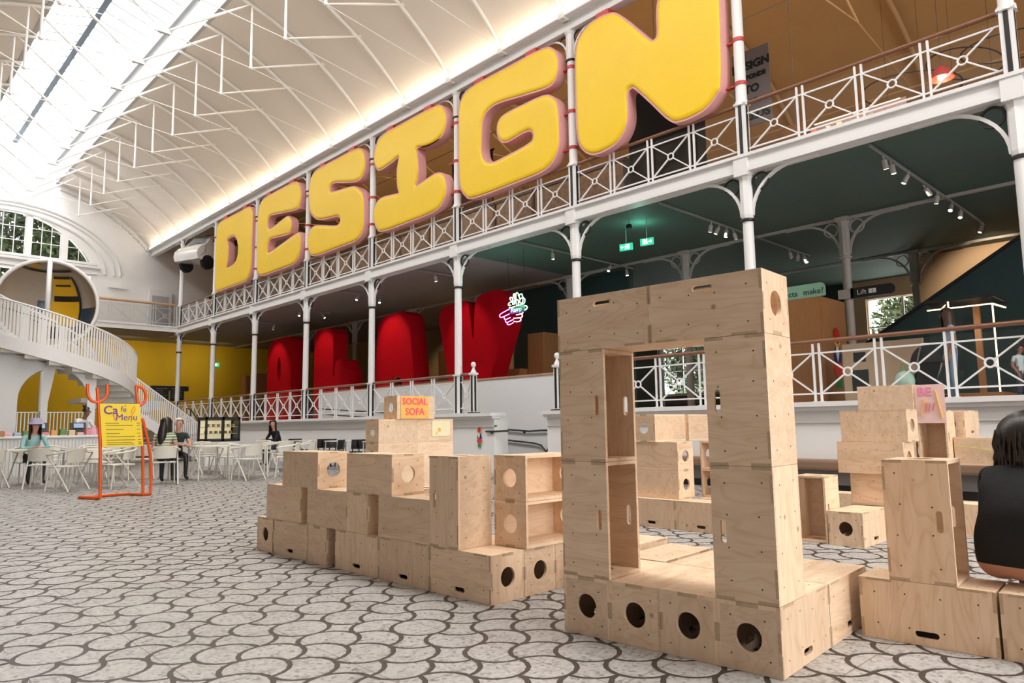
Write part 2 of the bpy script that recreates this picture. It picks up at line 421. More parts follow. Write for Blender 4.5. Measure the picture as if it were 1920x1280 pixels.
for b_ in range(16):
    sg = [(b_ >> k) & 1 for k in range(4)]
    po = tile_poly(sg); n_ = len(po)
    mb = MB().add([(x, y, 0) for x, y in po]+[(x*1.01, y*1.01, -.004) for x, y in po]+[(0, 0, 0)],
                  [(i, (i+1) % n_, 2*n_) for i in range(n_)]+[(i, i+n_, (i+1) % n_+n_, (i+1) % n_) for i in range(n_)])
    TP[b_] = (po, mb.mesh('floor_tile', tile))
cells = []
for i in range(-30, 170):
    for j in range(-40, 215):
        x, y = cellxy(i, j)
        if -6 < x < 38 and -11.38 < y < 4:
            b_ = hsh(i, j, 1) | (hsh(i, j, 2) << 1) | ((1-hsh(i-1, j, 1)) << 2) | ((1-hsh(i, j-1, 2)) << 3)
            v = Vector((x, y, -CAMH)); dp = v.dot(_F)
            vis = dp > .5 and abs(1340*v.dot(_R)/dp) < 1000 and abs(1340*v.dot(_U)/dp) < 680
            cells.append((v.length, x, y, b_, vis))
cells.sort()
near = [c for c in cells if c[4]][:300]; ns = set((c[1], c[2]) for c in near)
for d, x, y, b_, vis in near: link('floor_tile', TP[b_][1], floor, (x, y, 0))
mb = MB()
for d, x, y, b_, vis in cells:
    if (x, y) in ns or (not vis and d > 9): continue
    po = TP[b_][0]; mb.add([(x+a, y+c, 0) for a, c in po]+[(x, y, 0)], [(q, (q+1) % len(po), len(po)) for q in range(len(po))])
tag(part('floor_tile_field', mb, tile, floor), kind='stuff')

# ------------------------------------------------------------------ shell
XB, XF = -16.0, 38.2                      # back and far end of the hall
YG, YA = -11.5, -23.7                     # gallery front line, outer wall of the aisle
VZ, VR = 5.1, 7.8                         # vault circle
def vz_(off, r=VR): return VZ+math.sqrt(max(0, r*r-off*off))
def vault(name, yc, m, lo, hi, side=(1, -1), r=VR):
    mb = MB(); n = 16
    for s in side:
        pts = [(yc+s*(lo+(hi-lo)*k/n), vz_(lo+(hi-lo)*k/n, r)) for k in range(n+1)]
        vs = [(XB, y, z) for y, z in pts]+[(XF, y, z) for y, z in pts]+[(XB, y, z+.12) for y, z in pts]+[(XF, y, z+.12) for y, z in pts]
        N_ = n+1
        fs = [(k, k+1, k+1+N_, k+N_) for k in range(n)]+[(k+2*N_, k+3*N_, k+1+3*N_, k+1+2*N_) for k in range(n)]
        mb.add(vs, fs)
    return struct(name, mb, m, 40)
vault('ceiling', YC, cream, 1.69, 5.98)
vault('ceiling_aisle', -17.6, tan, 0, 6.0)
# skylight curb, ridge and glazing
mb = MB()
for s in (1, -1):
    mb.box(XB, YC+s*1.69, 12.66, XF, YC+s*1.80, 13.75)
struct('trim_1', mb, mat('curb_grey_white', (.50, .51, .52), .6))
sky = struct('window_1', MB().box(XB, YC-.09, 14.22, XF, YC+.09, 14.40), mat('ridge_blue_grey', (.16, .20, .25), .5))
gb = MB().bar((0, 0, 0), (0, 1.78, -.55), .05, .07).mesh('glazing_bar', mat('glazing_bar_grey', (.30, .34, .38), .5))  # bars coloured dark to look backlit against the bright sky
gp = MB().add([(-.31, 0, 0), (.31, 0, 0), (.31, 1.78, -.55), (-.31, 1.78, -.55)], [(0, 1, 2, 3)]).mesh('pane', roofglass)
lo_ = MB().bar((0, .05, -.14), (0, 1.7, -.66), .03, .012)
for k in range(int((XF-XB)/.66)):
    x = XB+.5+k*.66
    for s in (0, 1):
        if x > 12 or k % 3 == 0:
            o = link('glazing_bar', gb, sky, (x, YC, 14.32)); o.rotation_euler = (0, 0, math.pi*s)
        if x > 12:
            o = link('pane', gp, sky, (x+.33, YC, 14.34)); o.rotation_euler = (0, 0, math.pi*s)
# inner light rail along both glazing eaves
mb = MB()
for s in (1, -1):
    mb.box(14, YC+s*1.55, 13.62, XF, YC+s*1.66, 13.70)
part('eaves_rail', mb, greytile, sky)
# walls
struct('wall_left', MB().box(XB, 8.6, 0, XF, 9, 13), wallw)
wb = struct('wall_back', MB().plate([(9, 0), (9, 15), (YA, 15), (YA, 0)], [[(YC+5.2, .1), (YC+5.2, 8.0)]+[(YC+5.2*math.cos(R(q)), 8.0+2.6*math.sin(R(q))) for q in range(12, 180, 12)]+[(YC-5.2, 8.0), (YC-5.2, .1)]], -.3, 0, lambda a, b, c: (XB+c, a, b)), wallw)
mb = MB()
for k in range(9): mb.box(XB-.2, YC-5.2+k*1.3-.05, .1, XB-.1, YC-5.2+k*1.3+.05, 8.0 if k in (0, 8) else 9.6)
for z in (2.6, 5.2, 8.0): mb.box(XB-.2, YC-5.2, z-.06, XB-.1, YC+5.2, z+.06)
struct('window_8', mb, white)  # unseen rear window, added and made large to brighten the near block faces
mb = MB()   # left aisle slab and arcade beam behind the photographer's shoulder
mb.box(XB, .6, 5.5, XF, 8.6, 5.78); mb.box(XB, .62, 9.75, XF, 8.6, 10.2)
struct('ceiling_side', mb, wallw)
# far wall with lunette window
def arcz(off, rise=1.95, half=3.3, z0=9.1):
    r = (half*half+rise*rise)/(2*rise); return z0+math.sqrt(max(0, r*r-off*off))-(r-rise)
def lun(y0, y1, zb, pad=0):
    """window light under the lunette arch between offsets y0..y1"""
    n = 8; ys = [y0+(y1-y0)*k/n for k in range(n+1)]
    top = [(YC+y, arcz(y)-pad) for y in ys]
    return [(YC+y0, zb), (YC+y1, zb)]+[p for p in top[::-1] if p[1] > zb+.02]
mpx = lambda x0: (lambda a, b, c: (x0+c, a, b))
lights_ = [(-3.28, -2.34), (-2.07, -.9), (-.65, .65), (.9, 2.07), (2.34, 3.28)]
holes = [lun(a, b, 9.12) for a, b in lights_]
lows = [(-3.35, -2.34), (-2.07, -.9), (-.65, .65), (.9, 2.07), (2.34, 3.35)]
holes += [[(YC+a, 6.2), (YC+b, 6.2), (YC+b, 8.45), (YC+a, 8.45)] for a, b in lows]
mb = MB().plate([(9, 5.5), (9, 15), (YA, 15), (YA, 5.5)], holes, 0, .35, mpx(XF))
struct('wall_far', mb, wallw)
# archivolt and cornice mouldings on the far wall
mb = MB()
for rr, t in ((3.95, .07), (4.35, .05), (4.62, .06)):
    pts = [(XF-.03, YC+rr*math.cos(R(a)), 8.6+rr*.62*math.sin(R(a))) for a in range(0, 181, 6)]
    mb.tube(pts, t, 6)
mb.box(XF-.16, YC-3.7, 8.83, XF, YC+3.7, 8.95); mb.box(XF-.10, YC-3.6, 8.55, XF, YC+3.6, 8.62); mb.box(XF-.12, YC-3.6, 8.98, XF, YC+3.6, 9.08)
for s in (1, -1): mb.box(XF-.12, YC+s*4.1, 8.0, XF, YC+s*4.9, 8.12)
for k in range(41):     # dentil row under the vault
    off = 1.9+k*.1; 
    for s in (1,-1): mb.box(XF-.12, YC+s*(off-.03), vz_(off)-.30, XF, YC+s*(off+.03), vz_(off)-.22)
struct('trim_2', mb, white)
wn = struct('window_2', MB().box(XF+.10, YC-3.3, 9.06, XF+.2, YC+3.3, 9.12), white)
for a, b in lights_:
    part('pane', MB().plate(lun(a, b, 9.12), [], .14, .15, mpx(XF)), glass, wn)
    mb = MB(); n = 3 if abs(a) < 3 and abs(b) < 3 else 2
    for k in range(1, n):
        y = a+(b-a)*k/n; mb.bar((XF+.12, YC+y, 9.1), (XF+.12, YC+y, arcz(y)), .035)
    for z in (9.75, 10.38):
        ys = [a+(b-a)*k/20 for k in range(21)]; ys = [y for y in ys if arcz(y) > z]
        if len(ys) > 1: mb.bar((XF+.12, YC+ys[0], z), (XF+.12, YC+ys[-1], z), .03)
    part('glazing_bars', mb, white, wn)
wn = struct('window_3', MB().box(XF+.10, YC-3.4, 6.14, XF+.2, YC+3.4, 6.2), white)
for a, b in lows:
    part('pane', MB().box(XF+.14, YC+a, 6.2, XF+.15, YC+b, 8.45), glass, wn)
    mb = MB()
    for k in (1, 2): y = YC+a+(b-a)*k/3; mb.bar((XF+.12, y, 6.2), (XF+.12, y, 8.45), .035)
    for z in (6.8, 7.5): mb.bar((XF+.12, YC+a, z), (XF+.12, YC+b, z), .03)
    part('glazing_bars', mb, white, wn)
struct('wall_yellow', MB().box(XF, 9, 0, XF+.3, YA, 5.5), yellw)
# lower gallery: raised floor, plinth wall with moulded ledge, and a gap for the ramp
struct('floor_gallery', MB().box(XB, YA, -.3, 10.75, -13.0, 1.28).box(12.4, YA, -.3, 30, -13.3, 1.28).box(10.75, YA, -.3, 12.4, -13.3, 1.28).box(30, YA, -.3, XF, YG-.2, 0.9), lino)
mb = MB(); mw = MB()
for x0, x1 in ((XB, 10.72), (12.42, 34.1)):
    mw.box(x0, -13.05 if x0 < 0 else -11.75, 0, x1, -11.32, 1.2)
    mb.box(x0-.05, -11.65, 1.31, x1+.05, -11.16, 1.385).box(x0-.03, -11.5, 1.25, x1+.03, -11.22, 1.31).box(x0, -11.4, 1.06, x1, -11.29, 1.09).box(x0, -13.05 if x0 < 0 else -11.75, 1.2, x1, -11.31, 1.25)
struct('wall_plinth', mw, wallw); struct('trim_3', mb, white)
mw = MB().box(9.9, -13.25, .0, 24.0, -13.12, 2.34)
struct('wall_ramp', mw, wallw)
struct('trim_4', MB().box(9.9, -13.28, 2.34, 24.0, -13.09, 2.385), copingw)
# upper gallery slab, ceilings, fascia
struct('floor_upper', MB().box(XB, YA, 5.56, XF, YG+.02, 5.74), lino)
struct('ceiling_green', MB().box(XB, YA, 5.50, 13.94, YG, 5.56), green)
struct('ceiling_grey', MB().box(13.94, YA, 5.50, XF, YG, 5.56), greyc)
mb = MB().box(XB, -11.62, 5.50, 34.0, -11.36, 5.70).box(XB, -11.66, 5.70, 34.0, -11.30, 5.755).box(XB, -11.63, 5.44, 34.0, -11.33, 5.50)
mb.box(33.85, -11.4, 5.50, 34.15, 9, 5.70).box(33.8, -11.4, 5.70, 34.2, 9, 5.755)
struct('trim_5', mb, white)
struct('floor_mezzanine', MB().box(34.0, -11.5, 5.50, XF, 9, 5.70), greyc)
# roof plate beam and cove above the upper colonnade
mb = MB().box(XB, -11.60, 9.82, XF, -11.38, 10.02).box(XB, -11.36, 10.05, XF, -11.18, 10.09).box(XB, -11.36, 10.09, XF, -11.33, 10.20).box(XB, -11.66, 10.02, XF, -11.34, 10.06)
mb.box(XB, .56, 9.82, XF, .78, 10.06).box(XB, .36, 10.05, XF, .55, 10.09)
struct('trim_6', mb, white)
for k in range(17):
    x = 5.94+2*(k-1)
    if x+1.9 > XF: break
    tag(part('cove_lamp', MB().box(x+.12, -11.30, 10.10, x+1.88, -11.19, 10.19), coveE), 'bright white cove lamp under the vault, %s counted from the far wall' % ORD[17-k], 'lamp', 'cove lamps in a row under the vault')
# aisle outer wall with windows (lower level) and upper wall
wins = [(2.5, 4.8), (6.3, 8.4), (13.3, 16.3), (20.0, 23.0)]
lowh = [[(a, 2.2), (b, 2.2), (b, 4.9), (a, 4.9)] for a, b in wins]
struct('wall_right', MB().plate([(XB, 0), (9, 0), (9, 13), (XB, 13)], lowh[:2], -.35, 0, mp_xz(YA)), mat('aisle_wall', (.60, .46, .33), .8))
struct('wall_rear', MB().plate([(9, 0), (XF, 0), (XF, 5.5), (9, 5.5)], lowh[2:], -.35, 0, mp_xz(YA)), dgreen)
struct('wall_upper', MB().box(9, YA-.35, 5.5, XF, YA, 13), tan)
for k, (a, b) in enumerate(wins):
    wn = struct('window_%d' % (k+4), MB().box(a-.06, YA-.1, 2.12, b+.06, YA+.05, 2.2), white)
    part('pane', MB().box(a, YA-.16, 2.2, b, YA-.15, 4.9), glass, wn)
    mb = MB(); n = max(2, round((b-a)/.9))
    for q in range(n+1): mb.bar((a+(b-a)*q/n, YA-.12, 2.2), (a+(b-a)*q/n, YA-.12, 4.9), .06)
    for z in (2.2, 3.1, 4.0, 4.9): mb.bar((a, YA-.12, z), (b, YA-.12, z), .05)
    part('glazing_bars', mb, white, wn)

# ------------------------------------------------------------------ trees outside the windows
leafm = mat('leaf_green', (.036, .075, .012), .5, var=.5, scale=3, rnd=.1)
barkm = mat('bark', (.06, .045, .03), .9, bump=.5)
def tree(label, x, y, h, r, n=2600, seed=1, lf=1.0):
    rn = random.Random(seed); t = thing('tree', label, 'tree', (x, y, 0))
    part('trunk', MB().tube([(0, 0, 0), (.1, .05, h*.5), (0, 0, h*.85)], [.25, .2, .08], 8), barkm, t)
    mb = MB()
    for _ in range(n):
        a = rn.uniform(0, 6.283); e = rn.uniform(-1, 1); q = (rn.random()**.4)*r
        c = Vector((q*math.cos(a)*math.sqrt(1-e*e), q*math.sin(a)*math.sqrt(1-e*e), h*.62+q*e*h*.42/r))
        n1 = Vector((rn.uniform(-1, 1), rn.uniform(-1, 1), rn.uniform(-1, 1))).normalized(); n2 = n1.orthogonal().normalized()
        s = rn.uniform(.11, .25)*lf; b = n1.cross(n2)
        mb.add([c-n2*s, c+b*s*.6, c+n2*s, c-b*s*.6], [(0, 1, 2, 3)])
    tag(part('foliage', mb, leafm, t), kind='stuff'); return t
tree('broad green tree outside the arched window at the far left', 43, -2.6, 17, 4.0, 16000, 1)
tree('leafy green tree outside the right half of the arched window', 43.5, -9.4, 16.5, 3.8, 16000, 2)
tree('green tree outside the gallery window behind the dark stair', 6.4, -27.6, 6.5, 3.2, 24000, 3, .5)
tree('green tree outside the gallery window framed by the wooden arch', 15.2, -27.6, 6.3, 3.2, 24000, 4, .5)
# ------------------------------------------------------------------ iron columns
def arc_bracket(mb, s, w, z0, z1, wd=.05, th=.045):
    n = 10; P = []
    for k in range(n+1):
        a = R(90*k/n); P.append((s*(.10+w*(1-math.cos(a))), 0, z0+(z1-z0)*math.sin(a)))
    for p, q in zip(P, P[1:]): mb.bar(p, q, wd, th, up=(0, 1, 0))
    mb.bar(P[-1], (s*(w+.5), 0, z1), wd, th*.7, up=(0, 1, 0))
def ring_mesh(r, t, n=18, name='ring', m=None):
    return MB().tube([(r*math.cos(2*math.pi*k/n), 0, r*math.sin(2*math.pi*k/n)) for k in range(n)], t, 6, closed=True).mesh(name, m or black, 60)
ringL = ring_mesh(.145, .022); ringU = ring_mesh(.11, .016); ringI = ring_mesh(.145, .02, m=None)
def plinth_parts(z0, z1, par):
    part('plinth', MB().box(-.085, -.085, z0, .085, .085, z1).box(-.11, -.11, z1-.03, .11, .11, z1), white, par)
    mb = MB()
    for s in (1, -1):
        mb.box(-.03, s*.083, z0+.02, .03, s*.092, z1-.05); mb.box(s*.083, -.03, z0+.02, s*.092, .03, z1-.05)
    part('slot', mb, black, par)
def column(x, y, label, lower=(1.385, 2.37), upper=True, m=white, group=None, ringm=None, base=None):
    t = thing('iron_column', label, 'column', (x, y, 0), 0, group)
    zb = lower[1] if lower else base
    if lower: plinth_parts(lower[0], lower[1], t)
    part('shaft', MB().tube([(0, 0, zb), (0, 0, 4.62)], [.098, .09], 16), m, t, 50)
    part('collar', MB().lathe([(.105, 4.57), (.125, 4.585), (.125, 4.615), (.105, 4.63)], 16), black if upper else m, t, 50)
    part('capital', MB().lathe([(.10, 4.62), (.115, 4.7), (.115, 5.3), (.13, 5.36), (.13, 5.48)], 8).box(-.14, -.14, 5.4, .14, .14, 5.49), m, t)
    for s in (1, -1):
        mb = MB(); arc_bracket(mb, s, .80, 4.68, 5.44); part('bracket', mb, m, t)
        o = link('ring', ringL if not ringm else ringm, t, (s*.275, 0, 5.26))
    if upper:
        part('fascia_block', MB().box(-.13, -.16, 5.38, .13, .18, 5.76), m, t)
        plinth_parts(5.755, 6.74, t)
        part('upper_shaft', MB().tube([(0, 0, 6.70), (0, 0, 6.78), (0, 0, 6.80), (0, 0, 9.15)], [.125, .12, .098, .092], 16), m, t, 50)
        part('upper_collar', MB().lathe([(.105, 9.12), (.12, 9.13), (.12, 9.16), (.105, 9.17)], 16), black, t, 50)
        part('upper_capital', MB().lathe([(.11, 9.16), (.11, 9.74), (.14, 9.8), (.14, 9.84)], 8), m, t)
        for s in (1, -1):
            mb = MB(); arc_bracket(mb, s, .52, 9.26, 9.80, .04, .035); part('bracket', mb, m, t)
            link('ring', ringU, t, (s*.22, 0, 9.67))
    return t
cl = {-2: 'white iron column of the gallery beyond the right edge', -1: 'white iron column at the far right with arched brackets', 0: 'white iron column right of the yellow letter N',
      1: 'white iron column between the yellow letters G and N', 2: 'white iron column between the yellow letters I and G', 3: 'white iron column between the yellow letters S and I',
      4: 'white iron column between the yellow letters E and S', 5: 'white iron column between the yellow letters D and E', 6: 'white iron column at the left edge of the yellow letter D', 7: 'white iron corner column below the hanging white car'}
for i, l in cl.items(): column(5.94+4*i, YG, l, group='white iron columns along the gallery front')
greyw = mat('grey_white_paint', (.46, .42, .40), .5)
ringG = ring_mesh(.145, .02, name='ring', m=greyw)
inl = ['pale inner column with arched brackets right of the oak display case', 'pale inner column behind the wooden arch', 'pale inner column behind the neon sign', 'pale inner column behind the red letter Y', 'pale inner column behind the red letter A', 'pale inner column behind the red letter L', 'pale inner column behind the red letter D']
for k, l in enumerate(inl): column(5.94+4*k, -15.8, l, lower=None, upper=False, m=greyw, ringm=ringG, base=1.28, group='inner columns under the gallery')
for k, l in enumerate(['pale column in the last row beside the gallery window', 'pale column in the last row seen through the wooden arch']): column(5.94+8*k, -20.35, l, lower=None, upper=False, m=greyw, ringm=ringG, base=1.28, group='back row columns')
struct('trim_7', MB().box(XB, -15.83, 5.44, XF, -15.77, 5.5).box(XB, -20.38, 5.44, XF, -20.32, 5.5), greyw)

# ------------------------------------------------------------------ railings
def cross_mesh(w, h):
    mb = MB(); r = .062
    a = math.atan2(h, w)
    for sx in (1, -1):
        for sz in (1, -1):
            mb.bar((sx*r*math.cos(a)*.95, 0, sz*r*math.sin(a)*.95), (sx*w/2, 0, sz*h/2), .022, .03, up=(0, 1, 0))
    mb.tube([(r*math.cos(2*math.pi*k/14), 0, r*math.sin(2*math.pi*k/14)) for k in range(14)], .016, 6, closed=True)
    return mb.mesh('cross', white)
def railing(x0, x1, n, label, group):
    """built along X at y = 0, base z = 0; x0 > 0 gaps left for the column plinths"""
    t = thing('railing', label, 'railing', (0, 0, 0), 0, group)
    part('handrail', MB().tube([(x0, 0, .975), (x1, 0, .975)], .035, 10), rail_w, t, 60)
    part('top_bar', MB().box(x0, -.012, .775, x1, .012, .80), white, t)
    part('bottom_bar', MB().box(x0, -.012, .125, x1, .012, .15), white, t)
    pw = (x1-x0)/n; cm = cross_mesh(pw-.12, .64)
    post = MB().box(-.016, -.016, 0, .016, .016, .955).box(-.035, -.035, 0, .035, .035, .015).mesh('post', white)
    for k in range(n):
        link('cross', cm, t, (x0+pw*(k+.5), 0, .4625))
        if k:
            for s in (1, -1): link('post', post, t, (x0+pw*k+s*.05, 0, 0))
    part('glass_pane', MB().box(x0, -.06, .05, x1, -.055, .9), glass, t)
    return t
bay = railing(.10, 3.90, 4, 'white iron railing', 'white iron railings with crossed panels')
first = True
for lev, z in (('upper', 5.755), ('lower', 1.385)):
    for i in range(-3, 7):
        if lev == 'lower' and i == 1: continue
        between = {-3: 'beyond the right edge', -2: 'past the right edge', -1: 'at the right edge of the view', 0: 'under the letter N', 1: 'under the letter G', 2: 'under the letter I', 3: 'under the letter S', 4: 'under the letter E', 5: 'under the letter D', 6: 'under the hanging white car'}[i]
        lab = 'white crossed iron railing on the %s gallery %s' % (lev, between)
        if i < -1: continue
        o = bay if first else copy_tree(bay)
        first = False
        o.location = (5.94+4*i, YG, z); o['label'] = lab
o = railing(.04, .50, 1, 'short white railing panel left of the ramp opening', None); o.location = (13.36, YG, 1.385)
o = railing(.10, .56, 1, 'short white railing panel right of the ramp opening', None); o.location = (9.94, YG, 1.385)
for x, l in ((13.36, 'white newel post with ball finial left of the ramp opening'), (10.56, 'white newel post with ball finial beside the wooden arch')):
    t = thing('newel_post', l, 'post', (x, YG, 1.385))
    part('shaft', MB().box(-.06, -.06, .03, .06, .06, .95).box(-.085, -.085, .95, .085, .085, 1.0), white, t)
    mb = MB()
    for s in (1, -1): mb.box(-.03, s*.058, .05, .03, s*.066, .93).box(s*.058, -.03, .05, s*.066, .03, .93)
    part('slot', mb, black, t)
    part('foot', MB().box(-.11, -.11, 0, .11, .11, .03), black, t)
    part('finial', MB().lathe([(.08, 1.0), (.03, 1.11), (.03, 1.13), (.05, 1.15), (.066, 1.2), (.05, 1.25), (.01, 1.27)], 14), white, t, 60)
# mezzanine railing across the far end of the nave
t = thing('railing', 'white railing with broad wooden handrail across the far mezzanine', 'railing', (34.0, -11.4, 5.755))
part('handrail', MB().tube([(0, 0.1, 1.0), (0, 11, 1.0)], .06, 10), copingw, t, 60)
mb = MB()
for k in range(13):
    for s in (.05, -.05): mb.box(-.015, .1+k*.9+s-.015, 0, .015, .1+k*.9+s+.015, .95)
part('posts', mb, white, t)
part('bottom_bar', MB().box(-.012, .1, .12, .012, 11, .15), white, t); part('top_bar', MB().box(-.012, .1, .8, .012, 11, .825), white, t)
cm = cross_mesh(.78, .64)
for k in range(12): o = link('cross', cm, t, (0, .1+k*.9+.45, .47)); o.rotation_euler = (0, 0, math.pi/2)
part('glass_pane', MB().box(-.05, .1, .05, -.045, 11, .9), glassmat('fritted_glass', (.9, .9, .9)), t)

# ------------------------------------------------------------------ roof trusses
def mir(off, z, s): return (0, YC+s*off, z)
tr = None; nt_ = ['first', 'second', 'third', 'fourth', 'fifth', 'sixth', 'seventh', 'eighth', 'ninth', 'tenth', 'eleventh', 'twelfth', 'thirteenth', 'fourteenth', 'fifteenth', 'sixteenth', 'seventeenth']
roofw = mat('roof_iron_white', (.82, .80, .77), .5)
def make_truss():
    t = thing('roof_truss', 'roof truss', 'truss')
    for s in (-1, 1):
        part('rib', MB().tube([(0, YC+s*(5.93-(5.93-1.7)*k/18), vz_(5.93-(5.93-1.7)*k/18, 7.72)) for k in range(19)], .055, 8), roofw, t, 60)
        N1 = mir(2.22, 10.72, s); T1 = mir(2.21, 12.55, s); A = mir(4.35, 11.60, s); Ft = mir(5.92, 10.16, s); Mn = (0, YC, 10.89)
        part('post', MB().cyl(T1, N1, .028, .036, 8), roofw, t)
        m_ = lambda p, q: tuple((a+b)/2 for a, b in zip(p, q))
        part('strut', MB().tube([Mn, m_(Mn, T1), T1], [.018, .042, .018], 8), roofw, t)
        part('strut', MB().tube([N1, m_(N1, A), A], [.018, .036, .018], 8), roofw, t)
        part('tie_rod', MB().cyl(N1, Ft, .012, n=6), roofw, t); part('tie_rod', MB().cyl(N1, Mn, .014, n=6), roofw, t)
        part('node', MB().sphere(N1, .055, 8, 6), roofw, t); part('node', MB().box(-.05, A[1]-.06, A[2]-.05, .05, A[1]+.06, A[2]+.05), roofw, t)
        part('foot', MB().bbox(-.09, Ft[1]-s*-.12, Ft[2]-.14, .09, Ft[1]-s*.16, Ft[2]+.10, .02), roofw, t)
    part('node', MB().box(-.05, YC-.14, 10.85, .05, YC+.14, 10.92), roofw, t)
    return t
tr = make_truss(); tr.location = (35.94, 0, 0)
for k in range(16):
    o = tr if k == 0 else copy_tree(tr)
    o.location = (35.94-2*k, 0, 0); o['label'] = 'white iron roof truss with tie rods, %s from the far wall' % nt_[k]; o['group'] = 'roof trusses of the vault'
mbp = MB()
for off, z in ((2.22, 10.72),): pass
# ribs of the aisle vault, brown lit
for k in range(-2, 9):
    x = 5.94+4*k
    tag(part('aisle_rib', MB().tube([(x, -17.6+5.9*math.sin(R(a)), VZ+7.66*math.cos(math.asin(5.9*math.sin(R(a))/7.66))) for a in range(-90, 91, 10)], .07, 8), tanrib, None, 60),
        'tan arched roof rib over the upper gallery, %s from the far end' % nt_[8-k], 'rib', 'tan ribs of the upper gallery roof')
mb = MB()
for yy, z in ((-14.2, 10.0), (-20.6, 10.0)): mb.cyl((-8, yy, z), (37.9, yy, z), .02, n=6)
for k in range(-2, 9):
    x = 5.94+4*k; mb.cyl((x, -11.7, 10.1), (x, -17.6, 10.75), .018, n=6).cyl((x, -17.6, 10.75), (x, -23.4, 10.1), .018, n=6).cyl((x, -14.8, 10.42), (x, -14.8, 12.2), .025, n=6).cyl((x, -14.8, 12.2), (x, -17.6, 10.75), .03, n=6)
tag(part('tie_rods', mb, tanrib), 'thin tan tie rods and struts under the upper gallery roof', 'tie rods')

# ------------------------------------------------------------------ the yellow letters
def wide(pts): return [(a, b) for a, b in pts]
LET = {}
LET['D'] = [rrect(25.95, 6.68, 29.5, 9.64, [.62, .30, .42, .46], 7), [(28.30, 8.68), (28.26, 8.70), (27.95, 8.73), (27.62, 8.70), (27.38, 8.5), (27.25, 8.2), (27.27, 7.9), (27.42, 7.68), (27.7, 7.58), (28.0, 7.56), (28.33, 7.54), (28.28, 7.62), (28.18, 7.85), (28.16, 8.1), (28.17, 8.4)]]
LET['E'] = [catmull([(25.53, 9.0), (25.45, 9.35), (25.2, 9.6), (24.6, 9.66), (22.9, 9.66), (22.4, 9.58), (22.14, 9.3), (22.1, 8.95), (22.2, 8.68), (22.42, 8.58), (24.06, 8.78), (24.42, 8.82), (24.6, 8.68), (24.59, 8.46), (24.36, 8.35), (23.25, 8.52), (22.98, 8.48), (22.77, 8.28), (22.79, 7.95), (23.04, 7.83), (24.27, 7.93), (24.5, 7.85), (24.57, 7.6), (24.37, 7.48), (22.45, 7.75), (22.15, 7.69), (22.05, 7.45), (22.12, 7.0), (22.5, 6.70), (23.5, 6.67), (25.0, 6.68), (25.38, 6.86), (25.52, 7.3), (25.54, 8.2)])]
LET['S'] = [catmull([(21.59, 8.85), (21.52, 9.3), (21.35, 9.56), (20.95, 9.66), (19.8, 9.67), (18.6, 9.65), (18.2, 9.47), (18.05, 9.11), (18.12, 8.76), (18.43, 8.57), (19.1, 8.68), (19.8, 8.86), (20.06, 8.86), (20.13, 8.72), (19.95, 8.62), (18.81, 8.5), (18.37, 8.3), (18.12, 7.99), (18.08, 7.42), (18.15, 6.98), (18.5, 6.72), (19.5, 6.69), (21.05, 6.70), (21.46, 6.9), (21.59, 7.28), (21.51, 7.6), (21.2, 7.75), (20.7, 7.68), (19.85, 7.48), (19.57, 7.48), (19.51, 7.62), (19.7, 7.73), (20.07, 7.76), (20.75, 7.85), (21.13, 7.99), (21.45, 8.28)])]
LET['I'] = [catmull([(17.61, 9.0), (17.52, 9.36), (17.18, 9.63), (16.3, 9.67), (14.65, 9.66), (14.28, 9.5), (14.12, 9.17), (14.19, 8.87), (14.4, 8.68), (14.9, 8.62), (15.42, 8.70), (15.44, 8.69), (15.39, 8.45), (15.36, 8.0), (15.45, 7.68), (15.44, 7.66), (14.6, 7.78), (14.24, 7.62), (14.13, 7.25), (14.25, 6.96), (14.62, 6.73), (15.8, 6.69), (17.11, 6.70), (17.46, 6.9), (17.61, 7.28), (17.52, 7.58), (17.18, 7.74), (16.33, 7.66), (16.32, 7.67), (16.40, 7.9), (16.42, 8.35), (16.33, 8.68), (16.34, 8.69), (17.2, 8.57), (17.48, 8.7)])]
LET['G'] = [catmull([(13.66, 8.9), (13.62, 9.3), (13.42, 9.56), (13.0, 9.66), (11.8, 9.67), (10.66, 9.66), (10.3, 9.52), (10.13, 9.2), (10.18, 8.84), (10.45, 8.65), (11.3, 8.74), (12.04, 8.84), (12.42, 8.82), (12.66, 8.66), (12.73, 8.3), (12.73, 7.8), (12.6, 7.56), (12.4, 7.46), (12.1, 7.45), (11.15, 7.54), (10.99, 7.66), (11.06, 7.8), (11.3, 7.83), (11.83, 7.78), (12.08, 7.88), (12.2, 8.13), (12.15, 8.4), (11.9, 8.52), (11.3, 8.54), (10.62, 8.53), (10.32, 8.38), (10.17, 8.1), (10.14, 7.55), (10.21, 7.08), (10.6, 6.76), (11.6, 6.70), (13.05, 6.70), (13.42, 6.86), (13.62, 7.2), (13.67, 8.0)])]
LET['N'] = [catmull([(9.66, 9.05), (9.56, 9.42), (9.22, 9.65), (8.75, 9.66), (8.47, 9.54), (8.1, 9.13), (7.70, 8.66), (7.60, 8.61), (7.54, 8.7), (7.53, 9.15), (7.45, 9.45), (7.2, 9.63), (6.6, 9.66), (6.25, 9.5), (6.14, 9.15), (6.14, 8.2), (6.18, 7.22), (6.3, 6.98), (6.6, 6.77), (7.1, 6.73), (7.36, 6.86), (7.75, 7.33), (8.1, 7.74), (8.20, 7.79), (8.27, 7.7), (8.28, 7.2), (8.42, 6.91), (8.70, 6.73), (9.2, 6.70), (9.53, 6.92), (9.66, 7.3), (9.68, 8.2)])]
